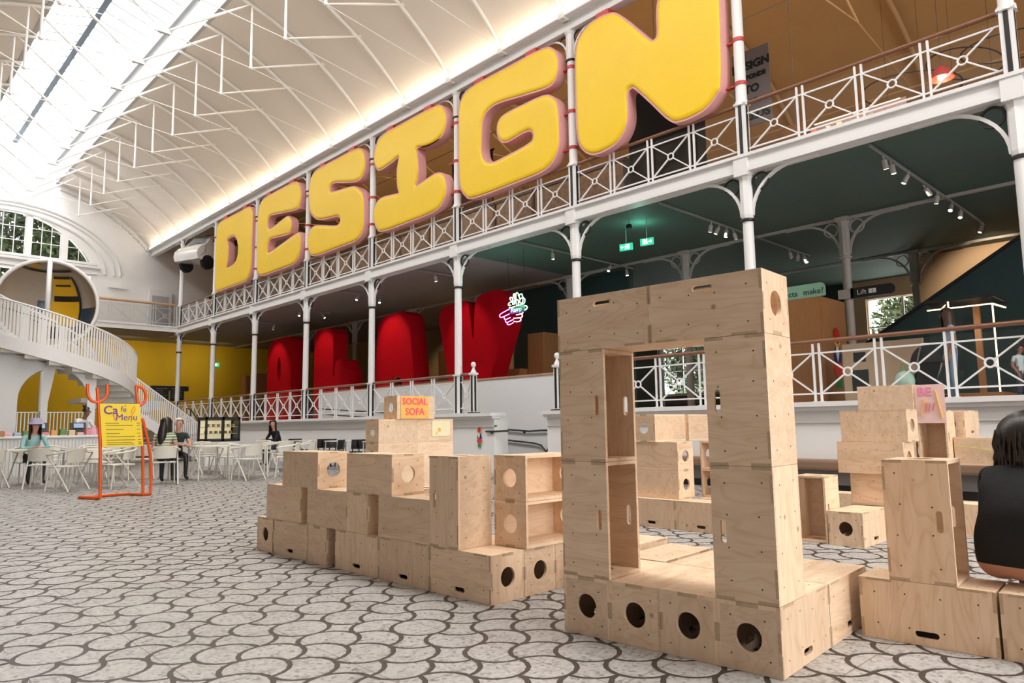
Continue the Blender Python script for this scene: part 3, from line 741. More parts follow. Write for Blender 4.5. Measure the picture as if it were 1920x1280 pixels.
for ch, loops in LET.items():
    t = thing('letter_'+ch.lower(), 'big padded yellow letter %s with pink edge above the gallery railing' % ch, 'letter', (0, 0, 0), 0, 'yellow letters above the gallery')
    out, hl = loops[0], loops[1:]
    part('pink_shell', MB().plate(out, hl, -.26, 0, mp_xz(-11.30)), pink, t, 35)
    fo = inset(out, .042); fh = [inset(h, -.042) for h in hl]
    mb = pillow(MB(), fo, fh, [(0, -.01), (0, .006), (.012, .018), (.035, .028), (.075, .034)], -11.30)
    part('yellow_face', mb, yellow, t, 80)
    xs = [p[0] for p in out]; xr = min(xs); xl = max(xs); xc = round((xr-5.94)/4)*4+5.94
    st = MB().tube([(.125*math.cos(a), .125*math.sin(a), 0) for a in [R(q) for q in range(0, 360, 24)]], .02, 6, closed=True)
    for z in (8.98, 7.95, 7.12):
        part('strap', MB().lathe([(.098, -.035), (.108, -.035), (.108, .035), (.098, .035)], 16, (xc, YG, z)).box(xc+.05, YG-.02, z-.03, xr+.1, YG+.06, z+.0), redm, t, 50)
    for q in (.22, .74): part('bracket', MB().box(xr+(xl-xr)*q, -11.56, 9.64, xr+(xl-xr)*q+.34, -11.36, 9.82), redm, t)

# ------------------------------------------------------------------ the red letters on the lower gallery
RY = -13.62
RL = {}
RL['P'] = [rrect(27.2, 1.28, 29.4, 4.86, [.75, .05, .75, .35], 7), circ(28.3, 3.55, .16, 14, .52)]
RL['L'] = [[(25.3, 1.28), (25.3, 4.55)]+[(25.3-.3+.3*math.cos(R(a)), 4.55+.3*math.sin(R(a))) for a in range(20, 90, 20)]+[(24.2, 4.86), (24.0, 4.80), (23.86, 4.6), (23.86, 3.0), (23.78, 2.95)]+[(23.4+.36*math.cos(R(a)), 3.25+.36*math.sin(R(a))) for a in range(-20, 181, 20)]+[(22.85, 3.2), (22.8, 2.9), (22.8, 1.28)]]
RL['A'] = [[(21.15, 1.28), (20.9, 4.2), (20.8, 4.65), (20.5, 4.86), (19.4, 4.9), (19.12, 4.75), (19.0, 4.4), (18.55, 1.28), (19.35, 1.28), (19.4, 2.3)]+[(19.75+.38*math.cos(R(a)), 2.36+.40*math.sin(R(a))) for a in range(0, 181, 20)]+[(20.12, 2.3), (20.12, 1.28)]]
RL['Y'] = [catmull([(16.95, 1.28), (16.98, 1.3), (16.98, 2.4), (17.15, 3.2), (17.42, 4.2), (17.4, 4.55), (17.15, 4.75), (16.4, 4.82), (16.1, 4.75), (15.98, 4.4), (15.88, 3.72), (15.82, 3.70), (15.76, 4.4), (15.68, 4.75), (15.4, 4.9), (14.7, 4.92), (14.42, 4.75), (14.32, 4.4), (14.5, 3.8), (14.9, 2.9), (15.1, 2.3), (15.1, 1.3), (15.13, 1.28)], 4)]
nm = {'P': 'first letter P', 'L': 'letter L', 'A': 'letter A', 'Y': 'letter Y'}
for ch, loops in RL.items():
    mb = MB().plate(loops[0], loops[1:], -.62, 0, mp_xz(RY))
    o = tag(part('letter_'+ch.lower(), mb, red, None, 30), 'huge red felt %s standing on the lower gallery' % nm[ch], 'letter', 'red letters on the lower gallery')
tag(part('porthole_ring', MB().tube([(19.75+.33*math.cos(R(a)), RY-.1, 2.42+.35*math.sin(R(a))) for a in range(0, 360, 20)], .07, 8, closed=True).cyl((19.75, RY-.4, 2.35), (19.75, RY-.1, 2.35), .12, n=12), mat('copper', (.7, .35, .18), .3, metal=.8), None, 50), 'copper coloured ring in the arch of the red letter A', 'ring')
# ------------------------------------------------------------------ plywood building blocks
U = .295; BL = 2*U; TH = .018
def slot_poly(cx, cy, w=.105, h=.030):
    return rrect(cx-w/2, cy-h/2, cx+w/2, cy+h/2, h*.48, 4)
def build_block_meshes():
    M = {}
    hx, hy, hz = BL/2-.001, U/2-.001, U/2-.001
    # side panels at y = +-: polygon in x-z
    rect = [(-hx, -hz), (hx, -hz), (hx, hz), (-hx, hz)]
    for s, nme in ((1, 'side_a'), (-1, 'side_b')):
        y0 = hy-TH if s > 0 else -hy
        M[nme] = MB().plate(rect, [slot_poly(0, -hz+.052)], 0, TH, lambda a, b, c, y0=y0: (a, y0+c, b)).mesh('side_panel', pine)
    for s, nme in ((1, 'end_a'), (-1, 'end_b')):
        x0 = hx-TH if s > 0 else -hx
        yy = hy-TH
        M[nme] = MB().plate([(-yy, -hz), (yy, -hz), (yy, hz-TH), (-yy, hz-TH)], [circ(0, 0, .061, 24)], 0, TH, lambda a, b, c, x0=x0: (x0+c, a, b)).mesh('end_panel', pine)
        M[nme+'p'] = MB().plate([(-yy, -hz), (yy, -hz), (yy, hz-TH), (-yy, hz-TH)], [], 0, TH, lambda a, b, c, x0=x0: (x0+c, a, b)).mesh('end_panel', pine)
    M['back'] = MB().box(-hx+.0, -hy+TH, hz-TH, hx, hy-TH, hz).mesh('back_panel', pine)
    e = .0006
    # finger joints showing end grain
    mb = MB()
    for sx in (1, -1):
        for sy in (1, -1):
            mb.box(sx*hx, sy*(hy-TH*.8), -.04, sx*(hx+e), sy*hy, .04)                       # side panel tabs seen on the ends
            for zc in (-.098, .098): mb.box(sx*(hx-TH*.8), sy*hy, zc-.045, sx*hx, sy*(hy+e), zc+.045)
    for sy in (1, -1):
        for xc in (-.20, .20): mb.box(xc-.06, sy*hy, hz-TH*.7, xc+.06, sy*(hy+e), hz)
    for sx in (1, -1): mb.box(sx*hx, -.05, hz-TH, sx*(hx+e), .05, hz)
    M['joint'] = mb.mesh('finger_joints', endgr)
    # drilled screw holes
    for v in range(3):
        rn = random.Random(v); mb = MB()
        def disc(c, ax):
            q = .0042; n = 6; pts = []
            for k in range(n):
                a = 2*math.pi*k/n; d = (q*math.cos(a), q*math.sin(a))
                pts.append((c[0], c[1]+d[0], c[2]+d[1]) if ax == 0 else ((c[0]+d[0], c[1], c[2]+d[1]) if ax == 1 else (c[0]+d[0], c[1]+d[1], c[2])))
            mb.add(pts, [tuple(range(n))])
        for s in (1, -1):
            for x in (-.22, -.075, .075, .22):
                for z in (-.075, .085): disc((x+rn.uniform(-.012, .012), s*(hy+.0008), z+rn.uniform(-.012, .012)), 1)
            for y in (-.085, .085):
                for z in (-.085, .085): disc((s*(hx+.0008), y+rn.uniform(-.01, .01), z+rn.uniform(-.01, .01)), 0)
        for x in (-.22, -.075, .075, .22):
            for y in (-.08, .08): disc((x+rn.uniform(-.012, .012), y+rn.uniform(-.01, .01), hz+.0008), 2)
        M['screw%d' % v] = mb.mesh('screw_holes', holem)
    return M
BM = build_block_meshes()
nblk = [0]
AX = {}
def block(fr, s, d, z, axis, opn, label, group, plain=False):
    """fr = (origin, es, ed): s along es, d along ed, z up: min corner. axis: 's','d','z' long direction. opn: open side '+s','-s','+d','-d','+z','-z'"""
    o0, es, ed = fr
    V = {'s': Vector((*es, 0)), 'd': Vector((*ed, 0)), 'z': Vector((0, 0, 1))}
    size = {k: (BL if k == axis else U) for k in 'sdz'}
    c = Vector((*o0, 0))+V['s']*(s+size['s']/2)+V['d']*(d+size['d']/2)+Vector((0, 0, z+size['z']/2))
    lx = V[axis]; lz = -V[opn[1]]*(1 if opn[0] == '+' else -1); ly = lz.cross(lx)
    m = Matrix((lx, ly, lz)).transposed().to_4x4(); m.translation = c
    t = thing('plywood_block', label, 'block', group=group); t.matrix_world = m
    for k in ('side_a', 'side_b', 'end_a'+('p' if plain else ''), 'end_b'+('p' if plain else ''), 'back'): link({'s': 'side_panel', 'e': 'end_panel', 'b': 'back_panel'}[k[0]], BM[k], t)
    tag(link('finger_joints', BM['joint'], t), kind='stuff'); tag(link('screw_holes', BM['screw%d' % (nblk[0] % 3)], t), kind='stuff')
    nblk[0] += 1
    return t
def fr_(o, deg): a = R(deg); return (o, (math.cos(a), math.sin(a)), (math.sin(a), -math.cos(a)))
FA = fr_((1.494, -2.991), 4.0); FL = fr_((3.306, -2.989), 1.43); F0 = fr_((0, 0), 0)
GA = 'plywood blocks of the tall arch'; GL = 'plywood blocks of the stepped wall'; GB = 'plywood blocks of the back structures'
# arch
w4 = ['first', 'second', 'third', 'fourth']
for k in range(4): block(FA, (3-k)*U*.985, 0, 0, 'd', '-z', 'plywood base block of the tall arch, %s round hole from the left' % w4[k], GA)
for nm_, z in (('lower', U), ('upper', 3*U)):
    block(FA, 3*U*.985, 0, z, 'z', '-s', 'upright plywood block, %s half of the arch left pillar, open inside' % nm_, GA)
    block(FA, 0, 0, z, 'z', '+s', 'upright plywood block, %s half of the arch right pillar' % nm_, GA)
block(FA, 2*U*.985, 0, 5*U, 's', '+z', 'plywood lintel block with handle slot, left half of the arch top', GA)
block(FA, 0, 0, 5*U, 's', '+z', 'plywood lintel block with round end hole, right half of the arch top', GA)
for k in range(3): block(FA, k*U*.985, 2*U+.004, 0, 'd', '-z', 'low plywood platform block behind the arch, %s from the right' % w4[k], GA)
block(FA, 3*U+.03, 2*U+.02, 0, 'd', '-z', 'low plywood block with tan top behind the arch left pillar', GA)
block(FA, 4.55*U, 2.75*U, 0, 'd', '-z', 'low plywood block set apart behind the arch left pillar', GA)
block(FA, -.05-BL, 3*U, 0, 's', '-z', 'low plywood bench block with black handle slot right of the arch', GA)
block(FA, -.06-2*BL, 3*U, 0, 's', '-z', 'low plywood bench block the person in black sits on', GA)
block(FA, -.065-3*BL, 3*U, 0, 's', '-z', 'low plywood bench block at the right edge of the view', GA)
block(FA, -.49, 3*U, U, 'z', '-s', 'upright open plywood block on the bench beside the person in black', GA)
# stepped wall at left
for s, l in ((.02, 'right corner'), (.612, 'second from the right corner'), (1.192, 'third from the right corner')):
    block(FL, s, 0, 0, 's', '-z', 'floor level plywood block with black slot in the stepped wall, %s' % l, GL)
block(FL, .02, U+.002, 0, 's', '-z', 'plywood block with round end hole behind the right corner of the stepped wall', GL)
block(FL, .02, 2*U+.004, 0, 's', '-z', 'plywood block third row back under the open shelf blocks', GL)
block(FL, 1.91, 0, 0, 'd', '-z', 'plain fronted plywood block left of the narrow gap at floor level', GL, plain=True)
block(FL, 2.20, 0, 0, 's', '-z', 'plywood block with black slot near the far left end of the stepped wall', GL)
block(FL, 2.80, 0, 0, 'd', '-z', 'plywood end block with round hole at the far left floor corner', GL)
block(FL, 1.315, U+.06, 0, 's', '-z', 'plywood block seen at the back of the narrow floor gap', GL)
block(FL, 2.34, 0, U, 's', '+d', 'plywood block in the second course, far left end', GL)
block(FL, 1.63, 0, U, 's', '+d', 'plywood block in the second course between the two upper gaps', GL)
block(FL, 1.337, .0, U, 'd', '-z', 'plain plywood block in the second course left of the upper gap', GL, plain=True)
block(FL, .613, 0, U, 's', '+d', 'plywood block in the second course left of the upright block', GL)
block(FL, 2.1, U+.06, U, 's', '-z', 'plywood block closing the left upper gap from behind', GL)
block(FL, 1.0, U+.35, U, 's', '-z', 'plywood block closing the right upper gap from behind', GL)
block(FL, .318, 0, U, 'z', '+s', 'upright plywood block with side slot on the stepped wall', GL)
block(FL, 2.06, 0, 2*U, 's', '+d', 'plywood block on top of the stepped wall with see-through hole', GL).matrix_world
block(FL, 1.04, 0, 2*U, 's', '+d', 'plywood block on top of the stepped wall beside the upright block', GL)
for k, l in enumerate(('lower', 'upper')): block(FL, .005, U+.008, U*(1+k), 'd', '-s', 'open plywood shelf block with round front hole, %s of the pair by the arch' % l, GL)
# sofa tower behind
for r in range(4):
    for k in range(2):
        block(F0, 7.55, 4.95+k*BL, r*U, 'd', '+s', 'plywood block of the social sofa tower, %s course, %s' % (['floor', 'second', 'third', 'fourth'][r], ['end with round hole', 'right half'][k]), 'plywood blocks of the social sofa tower')
block(F0, 7.52, 5.20, 4*U, 'd', '+s', 'plywood block with the social sofa poster on top of the tower', 'plywood blocks of the social sofa tower')
# structure seen through the arch
for k in range(2): block(F0, 3.66+k*BL, 6.36, 0, 's', '-z', 'plywood floor block with black slot seen through the arch, %s' % ['right', 'left'][k], GB)
for k in range(2): block(F0, 4.25, 6.45, U*(1+k), 's', '+d', 'plywood block with round end hole seen through the arch, %s of two' % ['lower', 'upper'][k], GB)
for k in range(2): block(F0, 3.64, 6.85, U*(1+k), 's', '-d', 'open plywood block seen through the arch, %s of two' % ['lower', 'upper'][k], GB)
block(F0, 3.60, 6.70, 0, 's', '-z', 'plywood floor block under the open blocks seen through the arch', GB)
block(F0, 4.50, 6.42, 3*U, 'd', '+s', 'plywood block with round front hole topping the pile seen through the arch', GB)
block(F0, 4.46, 6.42+BL, 3*U, 'd', '+s', 'pale plywood block behind the topmost one seen through the arch', GB)
# structure right of the arch
block(F0, 2.76, 6.50, 0, 'z', '-d', 'upright open plywood block standing on the floor right of the arch', GB)
block(F0, 2.45, 6.48, 0, 'd', '-z', 'low plywood block with black round hole right of the arch', GB)
block(F0, 2.18, 7.10, U, 's', '+d', 'plywood block low in the right tower above the low seat', GB)
block(F0, 2.2, 7.12, 0, 's', '+d', 'plywood floor block under the right tower', GB)
block(F0, 2.27, 7.06, 2*U, 's', '+d', 'plywood block with round end hole, lower of two in the right tower', GB)
block(F0, 2.23, 7.08, 3*U, 's', '+d', 'plywood block with round end hole, upper of two in the right tower', GB)
for r in range(4): block(F0, 2.68, 8.72, r*U, 's', '+d', 'plywood block in the rear stack of the right tower, %s course' % ['floor', 'second', 'third', 'fourth'][r], GB)
block(F0, 2.66, 8.70, 4*U, 's', '+d', 'topmost plywood block of the right tower', GB)
block(F0, 2.34, 8.74, 0, 'z', '-d', 'upright open plywood block in shadow at the foot of the right tower', GB)
block(F0, 2.36, 8.74, 2*U, 'z', '-d', 'upright open plywood block under the hand painted poster', GB)
block(F0, 2.28, 9.10, 3*U, 'd', '-z', 'plywood block with oval looking end hole right of the poster', GB)
block(F0, 1.76, 8.90, 2*U, 's', '+d', 'plywood bridge block with pink notes behind the person', GB)
block(F0, 1.16, 8.90, 2*U, 's', '+d', 'plywood bridge block hidden mostly by the person', GB)
block(F0, 1.2, 8.9, 0, 'z', '-d', 'upright plywood block carrying the bridge behind the person', GB)
block(F0, 2.9, 8.10, 0, 's', '+d', 'low plywood block with white lit top behind the open upright', GB)
block(F0, 1.55, 7.75, 0, 's', '+d', 'low plywood floor block behind the seated person', GB)
# papers and sticky notes on the blocks
paper_o = mat('paper_orange', (.95, .36, .10), .8, c2=(.97, .62, .12), scale=6)
paper_p = mat('paper_pink', (.90, .62, .58), .8, var=.05)
paper_y = mat('paper_pale_yellow', (.86, .78, .52), .8, var=.05)
ink_pk = mat('ink_pink', (.85, .10, .16), .8); ink_y = mat('ink_yellow', (.92, .55, .03), .8); ink_lp = mat('ink_light_pink', (.9, .3, .5), .8)
t = thing('paper_sign', 'orange hand written paper sign reading SOCIAL SOFA', 'sign', (7.515, -5.47, 4*U+.005))
part('sheet', MB().box(-.003, -.22, 0, 0, .215, .285), paper_o, t)
fr2 = lambda x, y, z: frame((x, y, z), (0, -1, 0), (0, 0, 1))
text('SOCIAL', .115, ink_pk, t, fr2(-.005, 0, .215), bold=.002); text('SOFA', .125, ink_pk, t, fr2(-.005, .0, .085), bold=.002)
t = thing('paper_note', 'pale yellow note with an arrow on the social sofa tower', 'note', (7.546, -5.92, 3*U+.07))
part('sheet', MB().box(-.003, -.15, 0, 0, .15, .20), paper_y, t)
part('arrow', MB().bar((-.005, .09, .03), (-.005, .02, .1), .012).bar((-.005, .02, .1), (-.005, .02, .06), .012).bar((-.005, .02, .1), (-.005, .06, .1), .012), ink_y, t)
t = thing('paper_poster', 'pink hand painted poster with the letters BE on the right tower', 'poster', (2.50, -8.735, 3*U+.16))
part('sheet', MB().box(-.145, 0, 0, .145, .004, .42), paper_p, t)
fr3 = lambda x, z: frame((x, .006, z), (-1, 0, 0), (0, 0, 1))
text('BE', .13, ink_lp, t, fr3(.05, .34), bold=.003)
part('brush_marks', MB().bar((.05, .006, .12), (.03, .006, .22), .012, .004).bar((.02, .006, .12), (0, .006, .22), .012, .004).bar((-.02, .006, .13), (-.04, .006, .22), .012, .004), ink_pk, t)
part('paint_stroke', MB().bar((-.11, .006, .05), (-.06, .006, .36), .03, .004).bar((.10, .006, .08), (.05, .006, .26), .025, .004), ink_y, t)
tag(part('string_line', MB().tube([(2.34, -8.885, .80), (1.8, -8.885, .735), (1.2, -8.885, .70)], .003, 5), mat('lime_string', (.6, .75, .1), .7)), 'thin lime string stretched along the plywood bridge', 'string')
hotpink = mat('hot_pink_paper', (.90, .10, .42), .8)
for k, (x, z) in enumerate(((1.93, .64), (1.80, .63), (1.66, .62))): tag(part('sticky_note', MB().box(x-.035, -8.884, z, x+.035, -8.880, z+.12), hotpink), 'hot pink paper note hanging on the string, %s from the left' % w4[k], 'note', 'pink notes on the string')
# ------------------------------------------------------------------ lower gallery contents
gfl = 1.28
struct('wall_green', MB().box(12.2, -16.6, gfl, 17.0, -16.4, 5.5), dgreen)
struct('wall_brown', MB().box(17.0, -20.2, gfl, 36, -20.0, 5.5), mat('brown_back_wall', (.30, .20, .10), .8))
struct('wall_stair', MB().box(-8, -21.3, gfl, 6.1, -21.1, 5.5), mat('stair_wall_cream', (.62, .44, .29), .8))
# track lighting
trackm = mat('track_grey', (.30, .29, .28), .5)
headm = MB().lathe([(.01, .02), (.042, .02), (.045, 0), (.045, -.13), (.04, -.135)], 12).box(-.012, -.012, .02, .012, .012, .1).mesh('head_body', greyw, 40)
lensm = MB().lathe([(.001, -.128), (.036, -.130), (.036, -.137), (.001, -.138)], 12).mesh('lens', lampE)
TW = {3.94: 'first', 7.94: 'second', 11.97: 'third', 16.05: 'fourth', 20.2: 'fifth', 24.4: 'sixth', 28.4: 'seventh'}
HD = {3.94: (-12.4, -12.75, -13.5, -14.55, -15.2, -16.1, -16.75, -18.4), 7.94: (-13.7, -14.0, -14.35, -14.7, -17.5, -17.95, -18.35), 11.97: (-12.95, -15.25, -16.0), 16.05: (-12.4, -13.2), 20.2: (-12.4, -13.25), 24.4: (-12.5, -13.45), 28.4: (-12.5, -13.4)}
for x, hs in HD.items():
    t = thing('track_light', 'ceiling track with small spotlights under the gallery, %s from the right' % TW[x], 'track light', (x, 0, 5.44), 0, 'spotlight tracks under the gallery')
    y1 = min(hs)-.3
    part('track', MB().box(-.018, max(-11.75, hs[0]+.5), .0, .018, y1, .035), trackm, t)
    rn = random.Random(int(x))
    for y in hs:
        h = link('head', headm, t, (0, y, -.09)); h.rotation_euler = (R(rn.uniform(-35, 35)), R(rn.uniform(-30, 30)), 0)
        link('lens', lensm, h)
def gspot(x, y, z, tx, ty, tz, e, c=(1, .80, .55), a=70): light('gallery_spot', 'SPOT', (x, y, z), e, c, .04, None, (tx, ty, tz), a, .6)
for x, y, tx, tz, e in ((28.4, -12.1, 28.4, 3.4, 110), (24.4, -12.1, 24.5, 3.6, 110), (20.2, -12.1, 19.9, 3.8, 140), (16.05, -12.1, 16.0, 3.6, 80)): gspot(x, y, 5.3, tx, -13.7, tz, e, a=60)
for x, y, tx, ty, tz, e in ((3.94, -14.5, 3.2, -15.5, 1.3, 70), (7.94, -14.3, 6.6, -14.6, 2.0, 220), (7.94, -18.3, 7.2, -20.5, 2.0, 150), (11.97, -14.2, 11.5, -15.6, 1.3, 130), (3.94, -18.9, 4.2, -21.0, 4.3, 260), (24.4, -16.5, 24.4, -19.5, 2.5, 220), (20.2, -16.5, 19.5, -19.5, 2.8, 220), (16.05, -15.6, 15.2, -15.2, 2, 80)): gspot(x, y, 5.3, tx, ty, tz, e, a=80)
# exit signs
def exitsign(label, x, y, z, w=.30, h=.155, rz=0, flip=1, hang=None):
    t = thing('exit_sign', label, 'exit sign', (x, y, z), rz)
    part('board', MB().bbox(-w/2, -.02, -h/2, w/2, .02, h/2, .004), exitE, t)
    mb = MB()   # running figure, door and arrow
    q = .022
    mb.box(-.06*flip-.028, q, -.05, -.06*flip+.028, q+.002, .055)
    f = flip
    mb.bar((f*.04, q, 0), (f*.115, q, 0), .018, .004, up=(0, 1, 0)).bar((f*.115, q, 0), (f*.085, q, .03), .016, .004, up=(0, 1, 0)).bar((f*.115, q, 0), (f*.085, q, -.03), .016, .004, up=(0, 1, 0))
    mb.plate(circ(0, .045, .013, 10), [], 0, .002, lambda a, b, c: (a, q+c, b)).bar((0, q, .03), (-.005, q, -.01), .02, .004, up=(0, 1, 0)).bar((-.005, q, -.01), (.02, q, -.055), .013, .004, up=(0, 1, 0)).bar((-.005, q, -.01), (-.03, q, -.045), .013, .004, up=(0, 1, 0)).bar((0, q, .025), (.03, q, .005), .01, .004, up=(0, 1, 0))
    part('pictogram', mb, exitW, t)
    part('hanger', MB().cyl((0, 0, h/2), (0, 0, hang or 5.5-z), .008, n=6), trackm, t)
    return t
exitsign('green exit sign hanging under the gallery, left of the pair', 9.42, -12.6, 4.98, rz=.25)
exitsign('green exit sign hanging under the gallery, right of the pair', 8.86, -12.6, 4.99, rz=.25, flip=-1)
exitsign('green exit sign on the yellow wall at the far end', 38.17, -14.8, 4.5, .42, .2, rz=math.pi/2)
exitsign('green exit sign on the upper gallery right of the letter N', 6.5, -15.0, 7.32, .32, .16, rz=.3, hang=4.9)
light('exit_glow', 'POINT', (9.15, -12.75, 5.25), 9, (.25, 1, .75), .08)
t = thing('security_camera', 'small black security camera under the gallery ceiling', 'camera', (9.1, -12.3, 5.5))
part('stem', MB().cyl((0, 0, 0), (0, 0, -.14), .01, n=6), trackm, t); part('housing', MB().bbox(-.05, -.045, -.22, .05, .045, -.13, .015), black, t)
# neon ramp sign
t = thing('neon_sign', 'neon sign with purple and white hands holding green ice around the word Ramp', 'neon sign', (12.95, -12.65, 4.03))
nG = mat('neon_green', (.2, 1, .5), .3, emit=(.25, 1, .45), estr=7); nP = mat('neon_purple', (.8, .3, 1), .3, emit=(.72, .16, 1), estr=7); nW = mat('neon_lavender', (.9, .9, 1), .3, emit=(.72, .74, 1), estr=7)
def nn(pts, m, r=.011):
    P = [(-(a-810)*.00125, .03, -(b-710)*.00092) for a, b in pts]
    part('tube', MB().tube(catmull(P, 4, False), r, 7), m, t, 60)
part('board', MB().bbox(-.30, -.012, -.085, .28, .012, .085, .006), mat('sign_board_dark', (.02, .05, .06), .4), t)
text('Ramp', .17, mat('sign_letter_white', (.85, .9, .88), .5), t, frame((.03, .016, -.0), (-1, 0, 0), (0, 0, 1)))
for p in ([(590, 612), (640, 636), (760, 610)], [(640, 560), (560, 540), (600, 480), (670, 470), (610, 370), (650, 335), (700, 400)], [(700, 560), (700, 420), (730, 260), (765, 300), (740, 560)], [(800, 560), (790, 420), (800, 250), (850, 260), (880, 330), (900, 420)], [(860, 330), (960, 300), (990, 390), (1050, 470), (1030, 570), (940, 600), (800, 600)], [(900, 490), (930, 420), (985, 440), (990, 520), (950, 560), (905, 530), (900, 490)], [(740, 470), (800, 430), (860, 470), (860, 590)]): nn(p, nG)
for p in ([(590, 660), (330, 755), (298, 815), (350, 860), (590, 800)], [(430, 860), (440, 915), (490, 940), (615, 905)], [(470, 950), (480, 1010), (530, 1030), (705, 975)], [(530, 1040), (525, 1080), (580, 1105), (700, 1070)]): nn(p, nP)
for p in ([(1045, 645), (1110, 680), (1100, 740), (1040, 765)], [(990, 820), (960, 850), (800, 862)], [(950, 870), (975, 920), (920, 960), (715, 940)], [(915, 975), (920, 1040), (830, 1060), (720, 1035)]): nn(p, nW)
part('wire', MB().cyl((-.25, 0, .1), (-.6, .35, 1.42), .004, n=5).cyl((.25, 0, .1), (.35, 0, 1.42), .004, n=5), black, t)
light('neon_glow', 'POINT', (12.95, -12.45, 4.22), 14, (.2, 1, .4), .12); light('neon_glow_purple', 'POINT', (13.2, -12.45, 3.9), 12, (.62, .1, 1), .12)
# oak display boxes
def oakbox(label, x0, x1, y0, y1, z1, z0=gfl, name='oak_cabinet'):
    t = thing(name, label, 'cabinet', ((x0+x1)/2, y0, z0), 0, 'oak display cabinets')
    w = (x1-x0)/2; h = z1-z0; d = y1-y0
    part('carcass', MB().bbox(-w, 0, 0, w, d, h, .01), oak, t)
    part('front_panel', MB().box(-w+.03, .002, .06, w-.03, .014, h-.04), oak, t); part('plinth', MB().box(-w+.01, -.02, 0, w-.01, .012, .05), lino, t)
    part('side_panel', MB().box(-w-.012, d+.03, .06, -w, -.03, h-.04), oak, t)
    return t
oakbox('tall oak cabinet with mint sign behind the right railing', 6.0, 7.6, -14.5, -15.7, 3.62)
oakbox('plain oak cabinet right of the red letter Y', 14.28, 14.95, -15.0, -15.9, 3.78)
oakbox('oak cabinet between the red letters A and Y', 18.0, 19.0, -14.8, -15.6, 3.6)
oakbox('small oak cabinet between the red letters P and L', 26.5, 27.1, -14.9, -15.6, 3.4)
oakbox('orange oak pillar left of the red letter P, left one', 33.6, 34.3, -14.5, -15.1, 3.65)
oakbox('orange oak pillar left of the red letter P, right one', 32.4, 33.1, -14.5, -15.1, 3.68)
o = oakbox('small pale wooden case beside the plain oak cabinet', 14.98, 15.5, -14.7, -15.2, 2.75, name='pale_case')
part('printed_label', MB().box(-.2, .016, .62, .08, .02, .82), mat('print_red', (.6, .12, .09), .6), o)
mint = mat('mint_board', (.30, .56, .42), .6); inkd = mat('ink_dark', (.02, .03, .03), .7)
t = thing('mint_sign', 'mint green sign board on top of the oak cabinet', 'sign', (6.75, -14.5, 3.62))
part('board', MB().plate(rrect(-.85, 0, .85, .28, [.03, .03, .03, .1]), [], -.03, 0, lambda a, b, c: (a, c, b)), mint, t)
text('make?', .17, inkd, t, frame((-.82, .004, .11), (-1, 0, 0), (0, 0, 1)), align='RIGHT'); text('objects', .17, inkd, t, frame((-.28, .004, .11), (-1, 0, 0), (0, 0, 1)), align='RIGHT')
# painted toy figures on the cabinet side and on the white pier
fcol = {'hair': mat('paint_red_hair', (.60, .03, .01), .6), 'face': mat('paint_yellow', (.85, .45, .06), .6), 'coat': mat('paint_navy', (.02, .03, .16), .6), 'shirt': mat('paint_white', (.8, .8, .8), .6), 'leg': mat('paint_scarlet', (.75, .05, .03), .6), 'base': mat('paint_green', (.03, .28, .07), .6)}
def doll(label, M, s=1.0):
    t = thing('painted_doll_cutout', label, 'cutout', group='painted doll cutouts'); t.matrix_world = M
    def pl(nm_, pts, m, c=0): part(nm_, MB().plate([(a*s, b*s) for a, b in pts], [], c, c+.012, lambda a, b, z: (a, b, z)), fcol[m], t)
    pl('stand', [(-.07, 0), (.07, 0), (.06, .12), (-.06, .12)], 'base')
    pl('trousers', [(-.06, .12), (.06, .12), (.12, .2), (.08, .26), (-.08, .26), (-.12, .2)], 'leg')
    pl('coat', [(-.08, .26), (.08, .26), (.1, .34), (.04, .43), (-.04, .43), (-.09, .34)], 'coat')
    pl('shirt', [(-.01, .27), (.03, .36), (.02, .43), (-.04, .43), (-.05, .36)], 'shirt', .006)
    pl('face', circ(0, .5, .075, 14), 'face'); pl('hair', circ(0, .545, .07, 14, .085), 'hair', .006)
doll('flat painted doll with red hair on the white ramp pier', frame((12.93, -11.305, .58), (-1, 0, 0), (0, 0, 1)), .75)
doll('tall flat painted doll on the side of the oak cabinet', frame((5.98, -15.1, 1.75), (0, -1, 0), (0, 0, 1)), 2.0)
# lift sign on a column, small wall sign
sgn = mat('sign_black', (.012, .012, .014), .4); sgw = mat('sign_white', (.8, .8, .78), .5)
t = thing('lift_sign', 'black rounded sign reading Lift fixed to a column', 'sign', (5.94, -15.68, 3.78))
part('board', MB().plate(rrect(-.98, -.11, -.10, .11, [.1, .01, .01, .1]), [], 0, .03, lambda a, b, c: (a, c, b)), sgn, t)
text('Lift', .15, sgw, t, frame((-.33, .034, 0), (-1, 0, 0), (0, 0, 1))); part('lift_pictogram', MB().box(-.62, .031, -.045, -.55, .034, .05).box(-.54, .031, -.045, -.47, .034, .05), sgw, t)
part('bracket', MB().box(-.16, -.02, -.1, .16, .03, .1), greyw, t)
# dark green stair behind the right railing
t = thing('green_stair', 'dark green closed stair rising behind the right railing', 'staircase', (0, -17.5, 0))
mpy = lambda a, b, c: (a, c, b)
part('side_wall', MB().plate([(7.3, gfl), (7.3, 2.2), (6.24, 2.92), (3.42, 4.62), (2.0, 5.48), (-6, 5.48), (-6, gfl)], [], -2.2, 0, mpy), dgreen, t)
part('edge_strip', MB().bar((7.3, .03, 2.22), (2.0, .03, 5.46), .08, .06), black, t)
